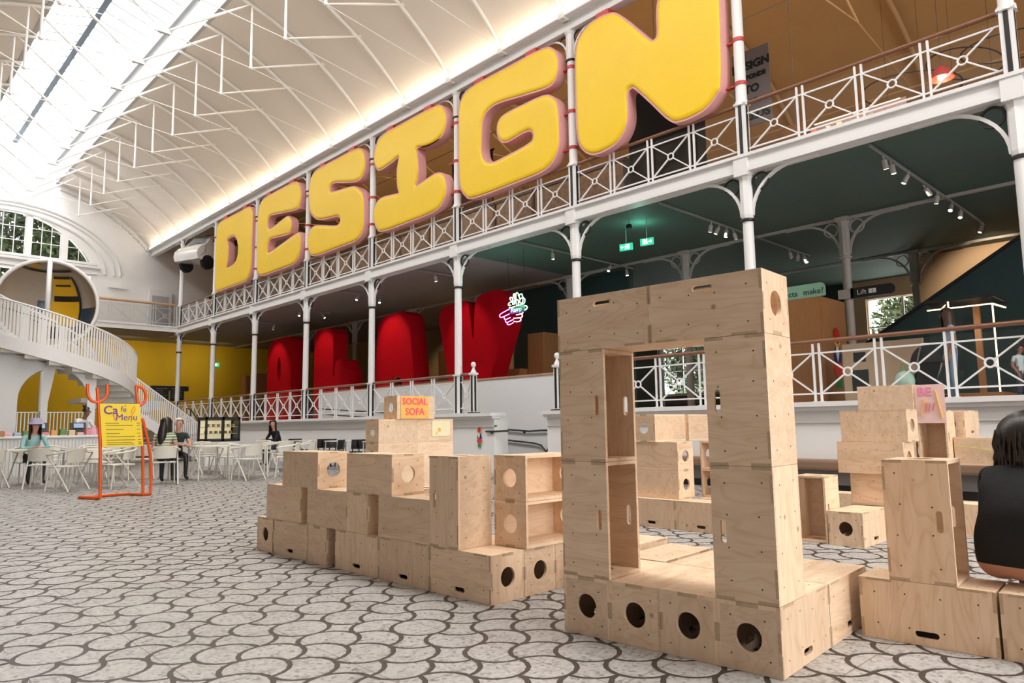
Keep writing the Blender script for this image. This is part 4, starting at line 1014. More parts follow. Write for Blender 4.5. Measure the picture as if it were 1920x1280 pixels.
# glass show case with glowing edges
glowE = mat('warm_led', (1, .9, .75), .3, emit=(1, .72, .42), estr=2.2)
t = thing('show_case', 'glass show case with glowing warm edges behind the right railing', 'show case', (3.5, -14.2, gfl))
part('base', MB().box(-.55, -1.0, 0, .55, 0, .25), oak, t)
mb = MB()
for p, q in (((-.5, -.02, .25), (-.5, -.02, 1.75)), ((.16, -.02, .3), (.16, -.02, 1.9)), ((.5, -.9, 1.85), (.16, -.02, 1.9)), ((.5, -.02, 1.75), (-.5, -.02, 1.75)), ((-.5, -.02, 1.75), (-.5, -.95, 1.78))): mb.bar(p, q, .022)
part('led_edge', mb, glowE, t)
part('glass_pane', MB().box(-.5, -.03, .25, .5, -.02, 1.85).box(-.5, -.95, .25, -.49, -.03, 1.85), glass, t)
part('hood', MB().plate([(-.54, 1.87), (.54, 1.87), (.52, 1.91), (-.52, 1.91)], [], -1.0, .02, mpy), black, t); part('frame_post', MB().box(-.12, -.9, .25, -.02, -.82, 1.9), oak, t)
light('show_case_glow', 'POINT', (3.5, -14.6, 2.7), 5, (1, .78, .5), .15)
# pushchair and bag near the show case
def pram(label, x, y, z, rz, s=1.0):
    t = thing('pushchair', label, 'pushchair', (x, y, z), rz)
    for a in (-.2, .2):
        for b in (-.28, .28): part('wheel', MB().lathe([(.03, -.02), (.1, -.02), (.1, .02), (.03, .02)], 14, (a, b, .1), axis='x'), black, t)
    part('frame', MB().tube([(-.2, -.28, .1), (-.2, .2, .6), (-.2, .42, 1.02), (.2, .42, 1.02), (.2, .2, .6), (.2, -.28, .1)], .014, 6).bar((-.2, .28, .1), (-.2, -.1, .45), .025).bar((.2, .28, .1), (.2, -.1, .45), .025), steel, t)
    part('seat', MB().bbox(-.18, -.22, .38, .18, .16, .5, .04).bar((0, .1, .45), (0, .3, .85), .34, .06), blackf, t)
    part('hood', MB().sphere((0, .18, .72), .27, 14, 6, (.8, 1.1, 1.1), half=(0, 90)), blackf, t, 60)
    part('basket', MB().bbox(-.16, -.2, .16, .16, .2, .28, .03), blackf, t)
    return t
pram('black pushchair behind the railing under the woman in pale blue', 3.85, -13.1, gfl, .8)
t = thing('carrier_bag', 'white and green carrier bag hanging from the pushchair', 'bag', (4.0, -12.75, 1.55))
part('sack', MB().sphere((0, 0, .16), .16, 12, 8, (1, .7, 1.1)), mat('bag_white', (.6, .66, .6), .5, c2=(.05, .35, .2), scale=7), t, 60); part('handle', MB().tube([(-.06, 0, .3), (-.03, 0, .45), (.03, 0, .45), (.06, 0, .3)], .008, 6), fcol['base'], t)
# framed wall print and back shelves glimpsed behind the right railing
t = thing('wall_board', 'cream information board with black bird print behind the railing', 'board', (4.75, -14.0, gfl))
part('panel', MB().box(-.7, -.05, 0, .7, 0, 1.25), mat('board_cream', (.55, .40, .27), .7), t); part('print', MB().box(.25, .001, .35, .55, .006, .75).box(.28, .001, .9, .5, .006, 1.08), inkd, t)
# golden machine lights behind the letters A and Y
t = thing('light_machine', 'brass contraption with glowing bulbs between the red letters A and Y', 'sculpture', (18.9, -16.2, gfl))
bulb = mat('bulb_glow', (1, .8, .4), .3, emit=(1, .62, .18), estr=9); brass = mat('brass', (.55, .33, .1), .3, metal=.9)
part('frame', MB().tube([(-.8, 0, 0), (-.8, 0, 1.8), (-.5, 0, 2.5), (.2, 0, 2.7), (.8, 0, 2.4), (.9, 0, 0)], .03, 8).bar((-.8, 0, 1.6), (.9, 0, 1.7), .04), brass, t, 60)
for k in range(14):
    rn = random.Random(k); x = rn.uniform(-.9, .9); z = rn.uniform(1.7, 2.75)
    part('bulb', MB().sphere((x, rn.uniform(-.3, .3), z), .045, 8, 6), bulb, t) if k % 2 else part('bulb', MB().cyl((x, 0, z), (x, 0, z+.22), .03, n=8), bulb, t)
# ramp handrails
t = thing('ramp_handrail', 'black double handrail on the white ramp wall', 'handrail', (0, -13.06, 0))
part('upper_rail', MB().tube([(15.2, 0, 1.06), (13.0, 0, .93), (12.6, 0, .95), (11.6, 0, .95)], .022, 8), black, t); part('lower_rail', MB().tube([(15.2, 0, .80), (12.85, 0, .63), (12.6, 0, .58), (12.42, 0, .42), (12.25, 0, .6)], .022, 8), black, t)
part('wall_bracket', MB().box(13.2, -.06, .88, 13.23, 0, .94).box(14.2, -.06, .93, 14.23, 0, 1.0), black, t)
t = thing('pier_handrail', 'short black handrail end fixed to the white ramp pier', 'handrail', (12.38, -11.6, .95)); part('rail', MB().tube([(.3, .32, 0), (0, .3, .0), (-.25, .1, .01)], .022, 8), black, t); part('bracket', MB().box(.1, .27, -.06, .13, .31, 0), black, t)
for k, (z0, z1) in enumerate(((1.9, 1.45), (1.72, 1.27))): tag(part('ramp_rail', MB().tube([(31, -12.6, z0+.25), (25.5, -12.6, z0), (17.5, -12.6, z1)], .022, 8), black), 'long black %s handrail sloping behind the lower railing' % ['upper', 'lower'][k], 'handrail')
# ------------------------------------------------------------------ upper gallery contents
t = thing('wall_banner', 'grey banner reading DESIGN RESPONDS TO OUR NEEDS', 'banner', (6.98, -14.0, 7.42))
part('sheet', MB().box(-.42, -.02, 0, .42, 0, 1.72), mat('banner_grey', (.26, .22, .21), .7), t)
fb = lambda z: frame((.0, .004, z), (-1, 0, 0), (0, 0, 1))
for s_, z, q in (('DESIGN', 1.36, .25), ('RESPONDS', 1.1, .135), ('TO', .82, .24), ('OUR', .54, .13), ('NEEDS', .22, .26)): text(s_, q, inkd, t, fb(z), bold=.012)
tag(part('black_partition', MB().bbox(7.9, -13.6, 5.74, 9.7, -13.2, 8.75, .02), darkv), 'tall black partition behind the yellow letter N', 'partition')
t = thing('dark_poster', 'dark poster with orange figures behind the yellow letter I', 'poster', (15.6, -13.4, 7.4)); part('panel', MB().box(-.9, -.06, -.1, .9, 0, 1.6), mat('poster_dark', (.02, .015, .013), .6, c2=(.16, .06, .03), scale=3), t); part('frame', MB().box(-.95, -.07, -.15, .95, -.03, -.1).box(-.95, -.07, 1.6, .95, -.03, 1.65), black, t)
quilt = mat('quilt_print', (.06, .05, .045), .6, c2=(.62, .42, .27), scale=9)
for k, x in enumerate((10.4, 11.9, 13.4, 14.9, 16.4, 17.9, 19.4, 20.9, 22.4, 24.0)):
    t = thing('display_cabinet', 'brown display cabinet behind the upper railing, %s from the right' % ORD[k+1], 'cabinet', (x, -13.0, 5.74), 0, 'display cabinets along the upper gallery')
    part('case', MB().box(-.72, -.5, 0, .72, -.02, 1.5), mat('cab_%d' % k, random.Random(k).choice([(.22, .12, .06), (.10, .08, .07), (.28, .2, .12)]), .5), t); part('display_print', MB().box(-.66, -.02, .15, .66, 0, 1.4), quilt, t); part('frame', MB().box(-.72, -.02, 0, .72, .02, .1).box(-.72, -.02, 1.42, .72, .02, 1.5), lino, t)
t = thing('exhibit_counter', 'lit exhibit counter with small colourful models on the upper gallery', 'counter', (4.9, -13.6, 5.74))
part('cabinet', MB().box(-.85, -.6, 0, .85, 0, .85), oak, t); part('light_strip', MB().box(-.8, -.42, 1.27, .8, -.40, 1.285), glowE, t); part('back_panel', MB().box(-.85, -.62, .85, .85, -.58, 1.35), mat('exhibit_print', (.30, .33, .42), .6, c2=(.75, .42, .32), scale=14), t)
rn = random.Random(3)
for k in range(16):
    x = -.75+k*.1; part('model', MB().bbox(x-.04, -.3, .85, x+.04, -.18, .85+rn.uniform(.08, .3), .01), mat('model_%d' % k, rn.choice([(.6, .6, .62), (.2, .25, .5), (.7, .2, .12), (.3, .3, .3), (.75, .6, .4)]), .5), t)
light('exhibit_glow', 'AREA', (4.9, -13.7, 7.0), 8, (1, .75, .4), 1.6, .1, (4.9, -13.8, 6.0))
t = thing('red_pendant', 'red pendant lamp glowing on the upper gallery', 'lamp', (3.3, -13.6, 6.95)); part('shade', MB().lathe([(.03, .24), (.06, .2), (.13, .16), (.19, .02), (.2, 0), (.18, 0), (.11, .14), (.03, .2)], 18), redm, t, 60); part('bulb', MB().sphere((0, 0, .04), .07, 10, 8), bulb, t); part('cord', MB().cyl((0, 0, .24), (0, 0, 4), .005, n=5), black, t)
light('pendant_glow', 'POINT', (3.3, -13.6, 6.85), 12, (1, .7, .35), .08)
t = thing('hoop_mobile', 'hanging mobile of large black hoops by the red pendant', 'mobile', (3.3, -14.3, 7.0))
for k, (rx, cx, cz, tl) in enumerate(((.85, .7, .25, .5), (.6, -.2, .4, .9), (.75, -.9, .45, .3))): part('hoop', MB().tube([(cx+rx*math.cos(R(a)), .6*rx*math.sin(R(a)), cz+tl*rx*.4*math.sin(R(a+40))) for a in range(0, 360, 12)], .014, 6, closed=True), black, t)
for x in (-1.2, -.6, 0, .5, 1.1): part('wire', MB().cyl((x, 0, -.6), (x, 0, 4), .003, n=4), black, t)
part('green_bob', MB().sphere((1.0, .1, -.75), .06, 8, 8, (1, 1, 1.6)), mat('bob_green', (.35, .5, .05), .4), t)
tag(part('carved_panel', MB().bbox(6.0, -14.4, 5.74, 6.5, -14.3, 7.3, .02), oak), 'upright oak panel beside the exhibit counter', 'panel')
# warm lamps that light the tan roof over the upper gallery
for x in (-2, 4, 10, 16, 22, 28): light('upper_gallery_lamp', 'AREA', (x, -15.5, 8.4), 75, (1, .68, .36), 3, 1, (x, -18, 12))
# the white car hung at the far corner
t = thing('hanging_car', 'small white hatchback car hung above the corner of the upper gallery', 'car', (32.1, -11.0, 8.20)); t.rotation_euler = (R(-8), 0, R(20))
carw = mat('car_white', (.80, .78, .76), .2, coat=.5, var=.01); carg = mat('car_glass', (.02, .022, .025), .08)
def carsec(W, pts, m, nm_, sm=40, mz=0):
    mb = MB(); n = len(pts)
    # loft across the width: five stations with tumblehome
    st = [(-1, .93), (-.88, .985), (0, 1.0), (.88, .985), (1, .93)]
    vs = []
    for sx, k in st:
        for y, z in pts:
            tw = 1-.20*max(0, (z-.75))/.75
            vs.append((sx*W*tw, -1.7+(y+1.7)*(.97 if abs(sx) == 1 else 1), .6+(z-.6)*k))
    fs = [(a*n+i, a*n+(i+1) % n, (a+1)*n+(i+1) % n, (a+1)*n+i) for a in range(4) for i in range(n)]
    fs += [tuple(range(n))[::-1], tuple(4*n+i for i in range(n))]
    mb.add(vs, fs); return part(nm_, mb, m, t, sm)
prof = [(-.02, .28), (.02, .5), (-.05, .72), (-.25, .88), (-.62, 1.02), (-1.0, 1.38), (-1.35, 1.52), (-1.9, 1.56), (-2.6, 1.48), (-3.05, 1.25), (-3.3, .95), (-3.38, .5), (-3.3, .25), (-2.9, .2), (-.4, .2)]
carsec(.74, prof, carw, 'body')
part('windscreen', MB().add([(-.56, -.60, 1.035), (.56, -.60, 1.035), (.48, -1.06, 1.45), (-.48, -1.06, 1.45)], [(0, 1, 2, 3)]).add([(-.56, -.62, 1.02), (.56, -.62, 1.02), (.48, -1.08, 1.43), (-.48, -1.08, 1.43)], [(3, 2, 1, 0)]), mat('windscreen_glass', (.25, .27, .26), .1), t)
for sx in (-1, 1):
    q = lambda y, z: (sx*(.755*(1-.20*max(0, z-.75)/.75)), y, z)
    part('side_window', MB().add([q(-.95, .98), q(-1.15, 1.36), q(-1.9, 1.42), q(-1.95, 1.0)], [(0, 1, 2, 3)] if sx > 0 else [(3, 2, 1, 0)]).add([q(-2.02, 1.0), q(-1.97, 1.42), q(-2.6, 1.36), q(-2.85, 1.05)], [(0, 1, 2, 3)] if sx > 0 else [(3, 2, 1, 0)]), carg, t)
    part('mirror', MB().sphere((sx*.82, -.98, 1.0), .09, 10, 8, (1, .7, .8)), carw, t, 60)
    for y in (-.58, -2.75):
        wl = part('wheel', MB().lathe([(.12, -.1), (.27, -.1), (.3, -.05), (.3, .05), (.27, .1), (.12, .1)], 20, (sx*.66, y, .12), axis='x'), black, t, 40)
        part('hub', MB().lathe([(.001, -.03), (.17, -.03), (.17, .03), (.001, .03)], 14, (sx*.75, y, .12), axis='x'), mat('wheel_grey', (.05, .05, .05), .4), wl)
        part('arch_liner', MB().lathe([(.1, -.12), (.315, -.12), (.315, .05), (.1, .05)], 20, (sx*.66, y, .15), axis='x'), darkv, t)
part('bonnet_seam', MB().tube([(-.66, -.3, .80), (-.62, -.06, .68), (-.5, .0, .52)], .008, 5).tube([(-.7, -.62, 1.0), (-.72, -.5, .6), (-.72, -.2, .42)], .008, 5), black, t)
part('wiper', MB().bar((-.4, -.6, 1.05), (.1, -.7, 1.13), .015), black, t); part('headlamp', MB().sphere((-.55, -.16, .72), .1, 10, 8, (.9, 1, .6)).sphere((.55, -.16, .72), .1, 10, 8, (.9, 1, .6)), glassmat('lamp_glass', (.9, .9, .9)), t)
part('hanger', MB().cyl((-.4, -1.0, 1.5), (-.4, -1.0, 2.4), .012, n=6).cyl((.4, -1.0, 1.5), (.4, -1.0, 2.4), .012, n=6).cyl((0, -2.6, 1.45), (0, -2.6, 2.4), .012, n=6), steel, t)
# panelled door and wall return under the car
t = tag(part('door_1', MB().bbox(37.9, -12.4, 5.74, 38.15, -11.3, 8.1, .02), white), kind='structure')
part('door_panel', MB().box(37.88, -12.25, 6.0, 37.9, -11.45, 7.8), greytile, t)

# added warm fill lights without fittings, brightening the display cabinets and the yellow wall
for x in (11, 15, 19, 23): light('cabinet_fill', 'AREA', (x, -12.2, 8.3), 14, (1, .78, .5), 2.5, .3, (x, -13.2, 6.2))
for y in (-9.5, -13.5): light('yellow_wall_fill', 'AREA', (36.2, y, 5.3), 26, (1, .86, .6), 2.5, .3, (38.2, y, 2.6))
light('yellow_wall_fill', 'AREA', (36.2, -5, 5.3), 22, (1, .86, .6), 2.5, .3, (38.2, -5, 2.6))
# ------------------------------------------------------------------ far end: spiral stair, drum wall, mirror ball
SCX, SCY, SR0, SR1 = 25.5, -4.6, 1.45, 2.6
def hx(th): return 3.47-.0127*th                       # height of the stair edge at angle th (0 = nearest the camera)
def hp(th, r, z): a = R(169.8+th); return (SCX+r*math.cos(a), SCY+r*math.sin(a), z)
st = thing('spiral_stair', 'white spiral staircase sweeping down at the far left', 'staircase', (SCX, SCY, 0))
def stp(nm_, mb, m=white, sm=None): mb.v = [(x-SCX, y-SCY, z) for x, y, z in mb.v]; return part(nm_, mb, m, st, sm)
TH0, TH1 = -45, 105; n = 48
for nm_, r, t_ in (('outer_stringer', SR1, .06), ('inner_stringer', SR0, .05)):
    mb = MB(); vs = []
    for k in range(n+1):
        th = TH0+(TH1-TH0)*k/n; z = hx(th)
        vs += [hp(th, r, max(z-.38, 0)), hp(th, r, max(z, .02)), hp(th, r+t_, max(z, .02)), hp(th, r+t_, max(z-.38, 0))]
    fs = [(4*k+i, 4*k+(i+1) % 4, 4*k+4+(i+1) % 4, 4*k+4+i) for k in range(n) for i in range(4)]
    stp(nm_, mb.add(vs, fs), white, 40)
mb = MB(); vs = []
for k in range(n+1):
    th = TH0+(TH1-TH0)*k/n; z = max(hx(th)-.36, 0.01)
    vs += [hp(th, SR0, z), hp(th, SR1, z)]
stp('soffit', mb.add(vs, [(2*k, 2*k+1, 2*k+3, 2*k+2) for k in range(n)]), white, 60)
ntr = 12
for k in range(ntr):
    a0 = TH0+(TH1-TH0)*k/ntr; a1 = TH0+(TH1-TH0)*(k+1)/ntr; z = max(hx(a0)-.16, .03); zb = max(hx(a1)-.34, 0)
    v = [hp(a, r, q) for q in (zb, z) for r in (SR0+.01, SR1-.005) for a in (a0, a1)]
    stp('tread', MB().add(v, [(0, 1, 3, 2), (4, 6, 7, 5), (0, 4, 5, 1), (2, 3, 7, 6), (0, 2, 6, 4), (1, 5, 7, 3)]), offw)
for nm_, r in (('outer', SR1+.03), ('inner', SR0+.02)):
    stp('handrail', MB().tube([hp(TH0+(TH1-TH0)*k/n, r, max(hx(TH0+(TH1-TH0)*k/n), 0)+.95) for k in range(n+1)], .026, 6), white, 60)
    nb = 84 if nm_ == 'outer' else 36
    for k in range(nb):
        th = TH0+(TH1-TH0)*(k+.5)/nb; z = max(hx(th), 0)
        stp('baluster', MB().bar(hp(th, r, z-.02), hp(th, r, z+.94), .012, .05, up=(math.cos(R(169.8+th+90)), math.sin(R(169.8+th+90)), 0)))
    stp('cable', MB().tube([hp(TH0+(TH1-TH0)*k/n, r-.06, max(hx(TH0+(TH1-TH0)*k/n), 0)+.70) for k in range(n+1)], .012, 5), black)
# lower straight flight
stp('landing', MB().box(26.1, -7.25, 2.0, 27.7, -5.9, 2.14), offw)
for k in range(11): stp('tread', MB().box(26.25, -7.25-k*.245, max(0, 1.94-(k+1)*.178-.14), 27.6, -7.25-(k+1)*.245, 1.94-k*.178), offw)
stp('lower_handrail', MB().tube([(26.25, -7.2, 3.1), (26.25, -9.95, 1.08)], .028, 6), white)
for k in range(40): y = -7.25-k*.068; stp('baluster', MB().bar((26.25, y, max(.0, 1.95-(-7.25-y)*.727)), (26.25, y, 3.06-(-7.25-y)*.727), .012, .04, up=(0, 1, 0)))
stp('lower_stringer', MB().bar((26.22, -7.2, 1.86), (26.22, -9.9, .02), .05, .3), white)
# drum wall with arched opening under the stair
aw = R(169.8); fx = Vector((math.sin(aw), -math.cos(aw), 0)); fn = Vector((math.cos(aw), math.sin(aw), 0)); oc = Vector((SCX, SCY, 0))+fn*1.95
mpw = lambda a, b, c: tuple(oc+fx*a+Vector((0, 0, b))+fn*c)
sg_ = 1 if fx.dot(Vector((0, -1, 0))) > 0 else -1
fx = fx*sg_                                            # +a runs to the right as seen from the camera
top = []
for k in range(9):
    a = -2.4+3.82*k/8; th = math.degrees(math.asin(max(-1, min(1, a/2.55)))); top.append((a, min(3.62, hx(th)-.42)))
arch = [(-.66-1.25*0, 0.02)]
arch = [(1.21, .8)]+[(.38+.83*math.cos(R(q)), 1.98+.88*math.sin(R(q))) for q in range(0, 181, 12)]+[(-.45, .8)]
t = struct('wall_drum', MB().plate([(-2.4, 0), (1.42, 0)]+top[::-1], [arch], -.32, 0, mpw), white, 30)
part('arch_pier', MB().plate([(.10, .8), (.24, .8), (.26, 1.9), (.40, 2.86), (.12, 2.84), (.10, 2.0)], [], -.3, -.02, mpw), white, t)
mb = MB()
for k in range(20): a = -.43+k*.086; mb.bar(mpw(a, .8, -.28), mpw(a, 1.62, -.28), .025, .02)
part('bar_screen', mb, white, t); part('screen_rail', MB().bar(mpw(-.45, 1.63, -.28), mpw(1.21, 1.63, -.28), .03), white, t)
for k, (x, y) in enumerate(((29.5, -5.1), (29.8, -5.9), (29.3, -6.6), (30.2, -7.4))):
    pram('black pushchair parked behind the white arch, %s from the left' % w4[k], x, y, 0.0, 1.2+k, 1.0)['group'] = 'pushchairs parked behind the arch'
# mirror ball
BC = Vector((31.5, -5.83, 5.92)); BR = 1.66
t = thing('mirror_ball', 'big hollow ball with white rings and painted yellow and navy reflections inside', 'sculpture', BC)
vd = Vector((0-BC.x, 0-BC.y, 0)).normalized(); side = Vector((-vd.y, vd.x, 0)); upv = Vector((0, 0, 1))
def ringpath(a, b, r): return [tuple((a*math.cos(R(q))+b*math.sin(R(q)))*r) for q in range(0, 360, 8)]
part('outline_ring', MB().tube(ringpath(side, upv, BR), .075, 8, closed=True), white, t, 60)
part('cross_ring', MB().tube([tuple((vd*math.cos(R(q))+upv*math.sin(R(q)))*BR) for q in range(-90, 91, 6)], .085, 8), white, t, 60)
def bp(a, b, r=BR-.03):     # a: left-right angle, b: elevation, on the far (inner) half
    d = (-vd*math.cos(R(a))+side*math.sin(R(a)))*math.cos(R(b))+upv*math.sin(R(b)); return tuple(d*r)
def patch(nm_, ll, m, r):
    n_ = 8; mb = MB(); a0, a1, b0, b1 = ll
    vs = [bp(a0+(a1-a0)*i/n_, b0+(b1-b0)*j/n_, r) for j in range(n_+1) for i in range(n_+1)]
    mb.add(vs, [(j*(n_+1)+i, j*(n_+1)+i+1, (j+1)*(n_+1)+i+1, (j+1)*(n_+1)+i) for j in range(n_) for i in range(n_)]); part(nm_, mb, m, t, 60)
shellm = mat('mirror_beige', (.50, .43, .36), .35, var=.08, scale=2); yelm = mat('reflection_paint_yellow', (.80, .45, .01), .3); navm = mat('reflection_paint_navy', (.02, .05, .10), .3); blm = mat('reflection_paint_black', (.02, .015, .012), .3)  # hall reflections are painted in as fixed coloured patches
mb = MB(); n_ = 24; vs = [bp(-90+180*i/n_, -90+180*j/n_, BR-.0) for j in range(n_+1) for i in range(n_+1)]
mb.add(vs, [(j*(n_+1)+i, j*(n_+1)+i+1, (j+1)*(n_+1)+i+1, (j+1)*(n_+1)+i) for j in range(n_) for i in range(n_)]); part('inner_shell', mb, shellm, t, 60)
ss = 1 if Vector(bp(60, 0)).dot(Vector((0, -1, 0))) > 0 else -1
def pt(nm_, a0, a1, b0, b1, m, r): patch(nm_, (ss*a0, ss*a1, b0, b1) if True else None, m, r)
pt('yellow_reflection', 4, 42, -22, 14, yelm, BR-.03); pt('yellow_reflection_band', 6, 40, 18, 52, yelm, BR-.032); pt('dark_reflection_streak', 8, 44, 12, 20, blm, BR-.045); pt('dark_reflection_streak', 8, 40, 46, 51, blm, BR-.05); pt('dark_reflection_streak', 10, 34, 34, 37, blm, BR-.05); pt('dark_reflection_streak', 2, 60, 58, 63, blm, BR-.045); pt('navy_reflection', 46, 82, -38, 2, navm, BR-.03); pt('navy_reflection', -12, 0, -4, 12, navm, BR-.03); pt('dark_reflection', 0, 60, -48, -25, blm, BR-.03); pt('yellow_reflection_rim', -88, -30, 64, 72, yelm, BR-.03); pt('dark_reflection_line', -80, -4, 56, 60, blm, BR-.035); pt('dark_reflection_line', 42, 46, -20, 50, blm, BR-.045)
part('stand', MB().tube([tuple(side*-.9+upv*-1.35), tuple(side*-1.1+upv*-2.6)], .12, 8).tube([tuple(side*.9+upv*-1.35), tuple(side*1.1+upv*-2.6)], .12, 8).tube([tuple(vd*.8+upv*-1.4), tuple(vd*.8+upv*-5.9)], .10, 8), white, t, 60)
# steps beside the lower gallery with black handrail
t = thing('dark_steps', 'short dark flight of steps below the yellow wall', 'steps', (29.2, -10.0, 0))
for k in range(6): part('step', MB().box(k*.3, -1.25, 0, k*.3+.3, 1.0, .16*(k+1)-.05), lino, t); part('nosing', MB().box(k*.3-.02, -1.25, .16*(k+1)-.05, k*.3+.3, 1.0, .16*(k+1)), greytile, t)
part('handrail', MB().tube([(-.4, -1.1, .75), (-.1, -1.1, .82), (1.9, -1.1, 1.95), (2.4, -1.1, 1.97)], .025, 8).cyl((-.1, -1.1, 0), (-.1, -1.1, .82), .02, n=8).cyl((1.9, -1.1, .9), (1.9, -1.1, 1.95), .02, n=8), black, t)
struct('wall_landing', MB().box(31.0, -11.3, 0, 33.5, -8.9, .9), white)
# direction board, barrier stand
t = thing('direction_board', 'large black direction board on the yellow wall', 'sign', (38.2, -12.56, 2.95))
part('header', MB().bbox(-.05, -.92, .12, .0, .92, .36, .02), sgn, t)
for s in (-1, 1): part('panel', MB().bbox(-.04, s*.37-.34, -.4, .0, s*.37+.34, .12, .02), sgn, t)
mb = MB(); rn = random.Random(5)
for s in (-1, 1):
    for k in range(5): y0 = s*.37+.28; mb.box(-.056, y0-rn.uniform(.3, .55), .2-k*.11, -.052, y0, .225-k*.11)
part('lettering', mb, mat('faint_print', (.25, .25, .24), .6), t)
t = thing('barrier_stand', 'black barrier posts with a small grey notice by the yellow wall', 'barrier', (33.0, -9.6, 0.9))
part('post', MB().cyl((0, .3, 0), (0, .3, 1.0), .03, n=8).cyl((0, -.55, 0), (0, -.55, 1.0), .03, n=8), black, t); part('belt', MB().box(-.005, -.55, .86, .005, .3, .94), black, t); part('notice', MB().bbox(-.02, -.85, 1.05, 0, -.15, 1.42, .01), mat('notice_grey', (.42, .46, .52), .5), t)
# ------------------------------------------------------------------ cafe furniture
def chair_proto(m, label, group, arms=True):
    t = thing('cafe_chair', label, 'chair', (0, 0, 0), 0, group)       # faces +x
    part('seat', MB().bbox(-.21, -.21, .43, .22, .21, .455, .012), m, t, 40)
    # curved backrest
    mb = MB(); vs = []
    for z, k in ((.52, 1.0), (.62, 1.01), (.70, 1.02), (.77, 1.03)):
        for q in range(9):
            a = R(-48+96*q/8); rr = .26*k; vs.append((-.235*k-.02*(z-.5)/.27+.26-rr*math.cos(a)-.02, rr*math.sin(a)*1.08, z))
    nn_ = len(vs); vs += [(x-.016, y, z) for x, y, z in vs]
    fs = [(j*9+i, j*9+i+1, (j+1)*9+i+1, (j+1)*9+i) for j in range(3) for i in range(8)]
    fs += [tuple(v+nn_ for v in f[::-1]) for f in fs]
    edge = [i for i in range(9)]+[9*j+8 for j in range(1, 4)]+[27+i for i in range(7, -1, -1)]+[9*j for j in range(2, 0, -1)]
    for a, b in zip(edge, edge[1:]+edge[:1]): fs.append((b, a, a+nn_, b+nn_))
    part('backrest', mb.add(vs, fs), m, t, 40)
    if arms:
        part('armrest', MB().tube(catmull([(.20, -.255, .66), (.05, -.285, .675), (-.12, -.27, .70), (-.24, -.17, .74), (-.275, 0, .76), (-.24, .17, .74), (-.12, .27, .70), (.05, .285, .675), (.20, .255, .66)], 4, False), .017, 7), m, t, 60)
        for s in (-1, 1):
            part('leg', MB().tube([(.20, s*.255, .66), (-.02, s*.25, .40), (-.30, s*.25, 0)], .015, 7), m, t, 60)
            part('leg', MB().tube([(.18, s*.20, .44), (.23, s*.22, 0)], .015, 7), m, t, 60)
    else:
        for s in (-1, 1):
            part('leg', MB().tube([(-.24, s*.18, .62), (-.19, s*.19, .42), (-.25, s*.2, 0)], .015, 7), m, t, 60); part('leg', MB().tube([(.19, s*.19, .44), (.22, s*.2, 0)], .015, 7), m, t, 60)
    return t
wch = chair_proto(offw, 'x', 'white cafe chairs'); bch = chair_proto(black, 'x', 'black cafe chairs', False)
wt = thing('cafe_table', 'x', 'table', group='white cafe tables')
part('top', MB().plate(rrect(-.40, -.40, .40, .40, .22), [], .71, .735, lambda a, b, c: (a, b, c)), offw, wt, 40)
for a in (-1, 1):
    for b in (-1, 1): part('leg', MB().tube([(a*.31, b*.31, .71), (a*.33, b*.33, 0)], .018, 8), offw, wt, 60)
def put(proto, x, y, deg, label):
    if not proto.get('used'): o = proto; o['used'] = 1; o.location = (x, y, 0); o.rotation_euler = (0, 0, R(deg)); o['label'] = label
    else: o = copy_tree(proto, (x, y, 0), R(deg), label)
    return o
TB = [(15.95, -3.75, 'cream cafe table behind the yellow menu sign'), (16.05, -6.15, 'cream cafe table the grey haired man leans on'), (15.95, -6.98, 'cream cafe table right of the grey haired man'), (17.6, -2.95, 'cream cafe table at the far left in front of the lavender hat'), (18.1, -4.75, 'cream cafe table in the middle row behind the menu sign'), (18.6, -7.2, 'cream cafe table in the middle row before the glass fridge'), (18.2, -8.6, 'cream cafe table nearest the stepped plywood wall'),
      (19.6, -10.3, 'cream cafe table by the white wall beside the woman with laptop'), (17.6, -10.35, 'cream cafe table by the white wall among black chairs'), (15.6, -10.3, 'cream cafe table by the white wall near the sofa tower')]
for x, y, l in TB: put(wt, x, y, 0, l)
CH = [(15.35, -3.30, 35, 'cream armchair nearest the menu sign on its left'), (15.25, -4.15, 100, 'cream armchair right behind the orange sign frame'), (16.6, -3.15, -20, 'cream armchair left of the table behind the sign'), (16.7, -4.15, 200, 'cream armchair beyond the table behind the sign'), (17.2, -2.35, 30, 'cream armchair at the left edge of the view'), (18.3, -3.2, 190, 'cream armchair under the woman in the lavender hat'),
      (15.5, -5.05, -15, 'cream armchair of the long haired woman in the striped top'), (16.75, -5.7, 180, 'cream armchair of the grey haired man'), (15.2, -6.65, 15, 'cream armchair with its back to us right of the grey haired man'), (16.75, -6.9, 185, 'cream armchair facing us right of the grey haired man'), (15.4, -7.65, 60, 'cream armchair at the left foot of the stepped wall'), (17.5, -4.2, 10, 'cream armchair in the middle row left'), (17.5, -5.2, -10, 'cream armchair in the middle row centre'), (18.9, -5.0, 180, 'cream armchair in the middle row facing us'),
      (17.9, -6.8, 10, 'cream armchair before the glass fridge'), (19.3, -7.3, 180, 'cream armchair close to the glass fridge'), (17.4, -8.5, 5, 'cream armchair showing above the stepped wall, left one'), (17.6, -9.25, 80, 'cream armchair showing above the stepped wall, right one'), (18.9, -8.8, 180, 'cream armchair behind the wall top table'), (19.2, -3.9, 200, 'cream armchair at the counter, left'), (19.4, -4.7, 170, 'cream armchair at the counter, right')]
for x, y, a, l in CH: put(wch, x, y, a, l)
BC_ = [(18.9, -10.4, 5), (20.3, -10.45, 180), (16.9, -10.3, 5), (18.3, -10.5, 180), (17.0, -9.75, 40), (16.3, -10.4, 175), (14.9, -10.2, 10), (14.4, -9.9, 100)]
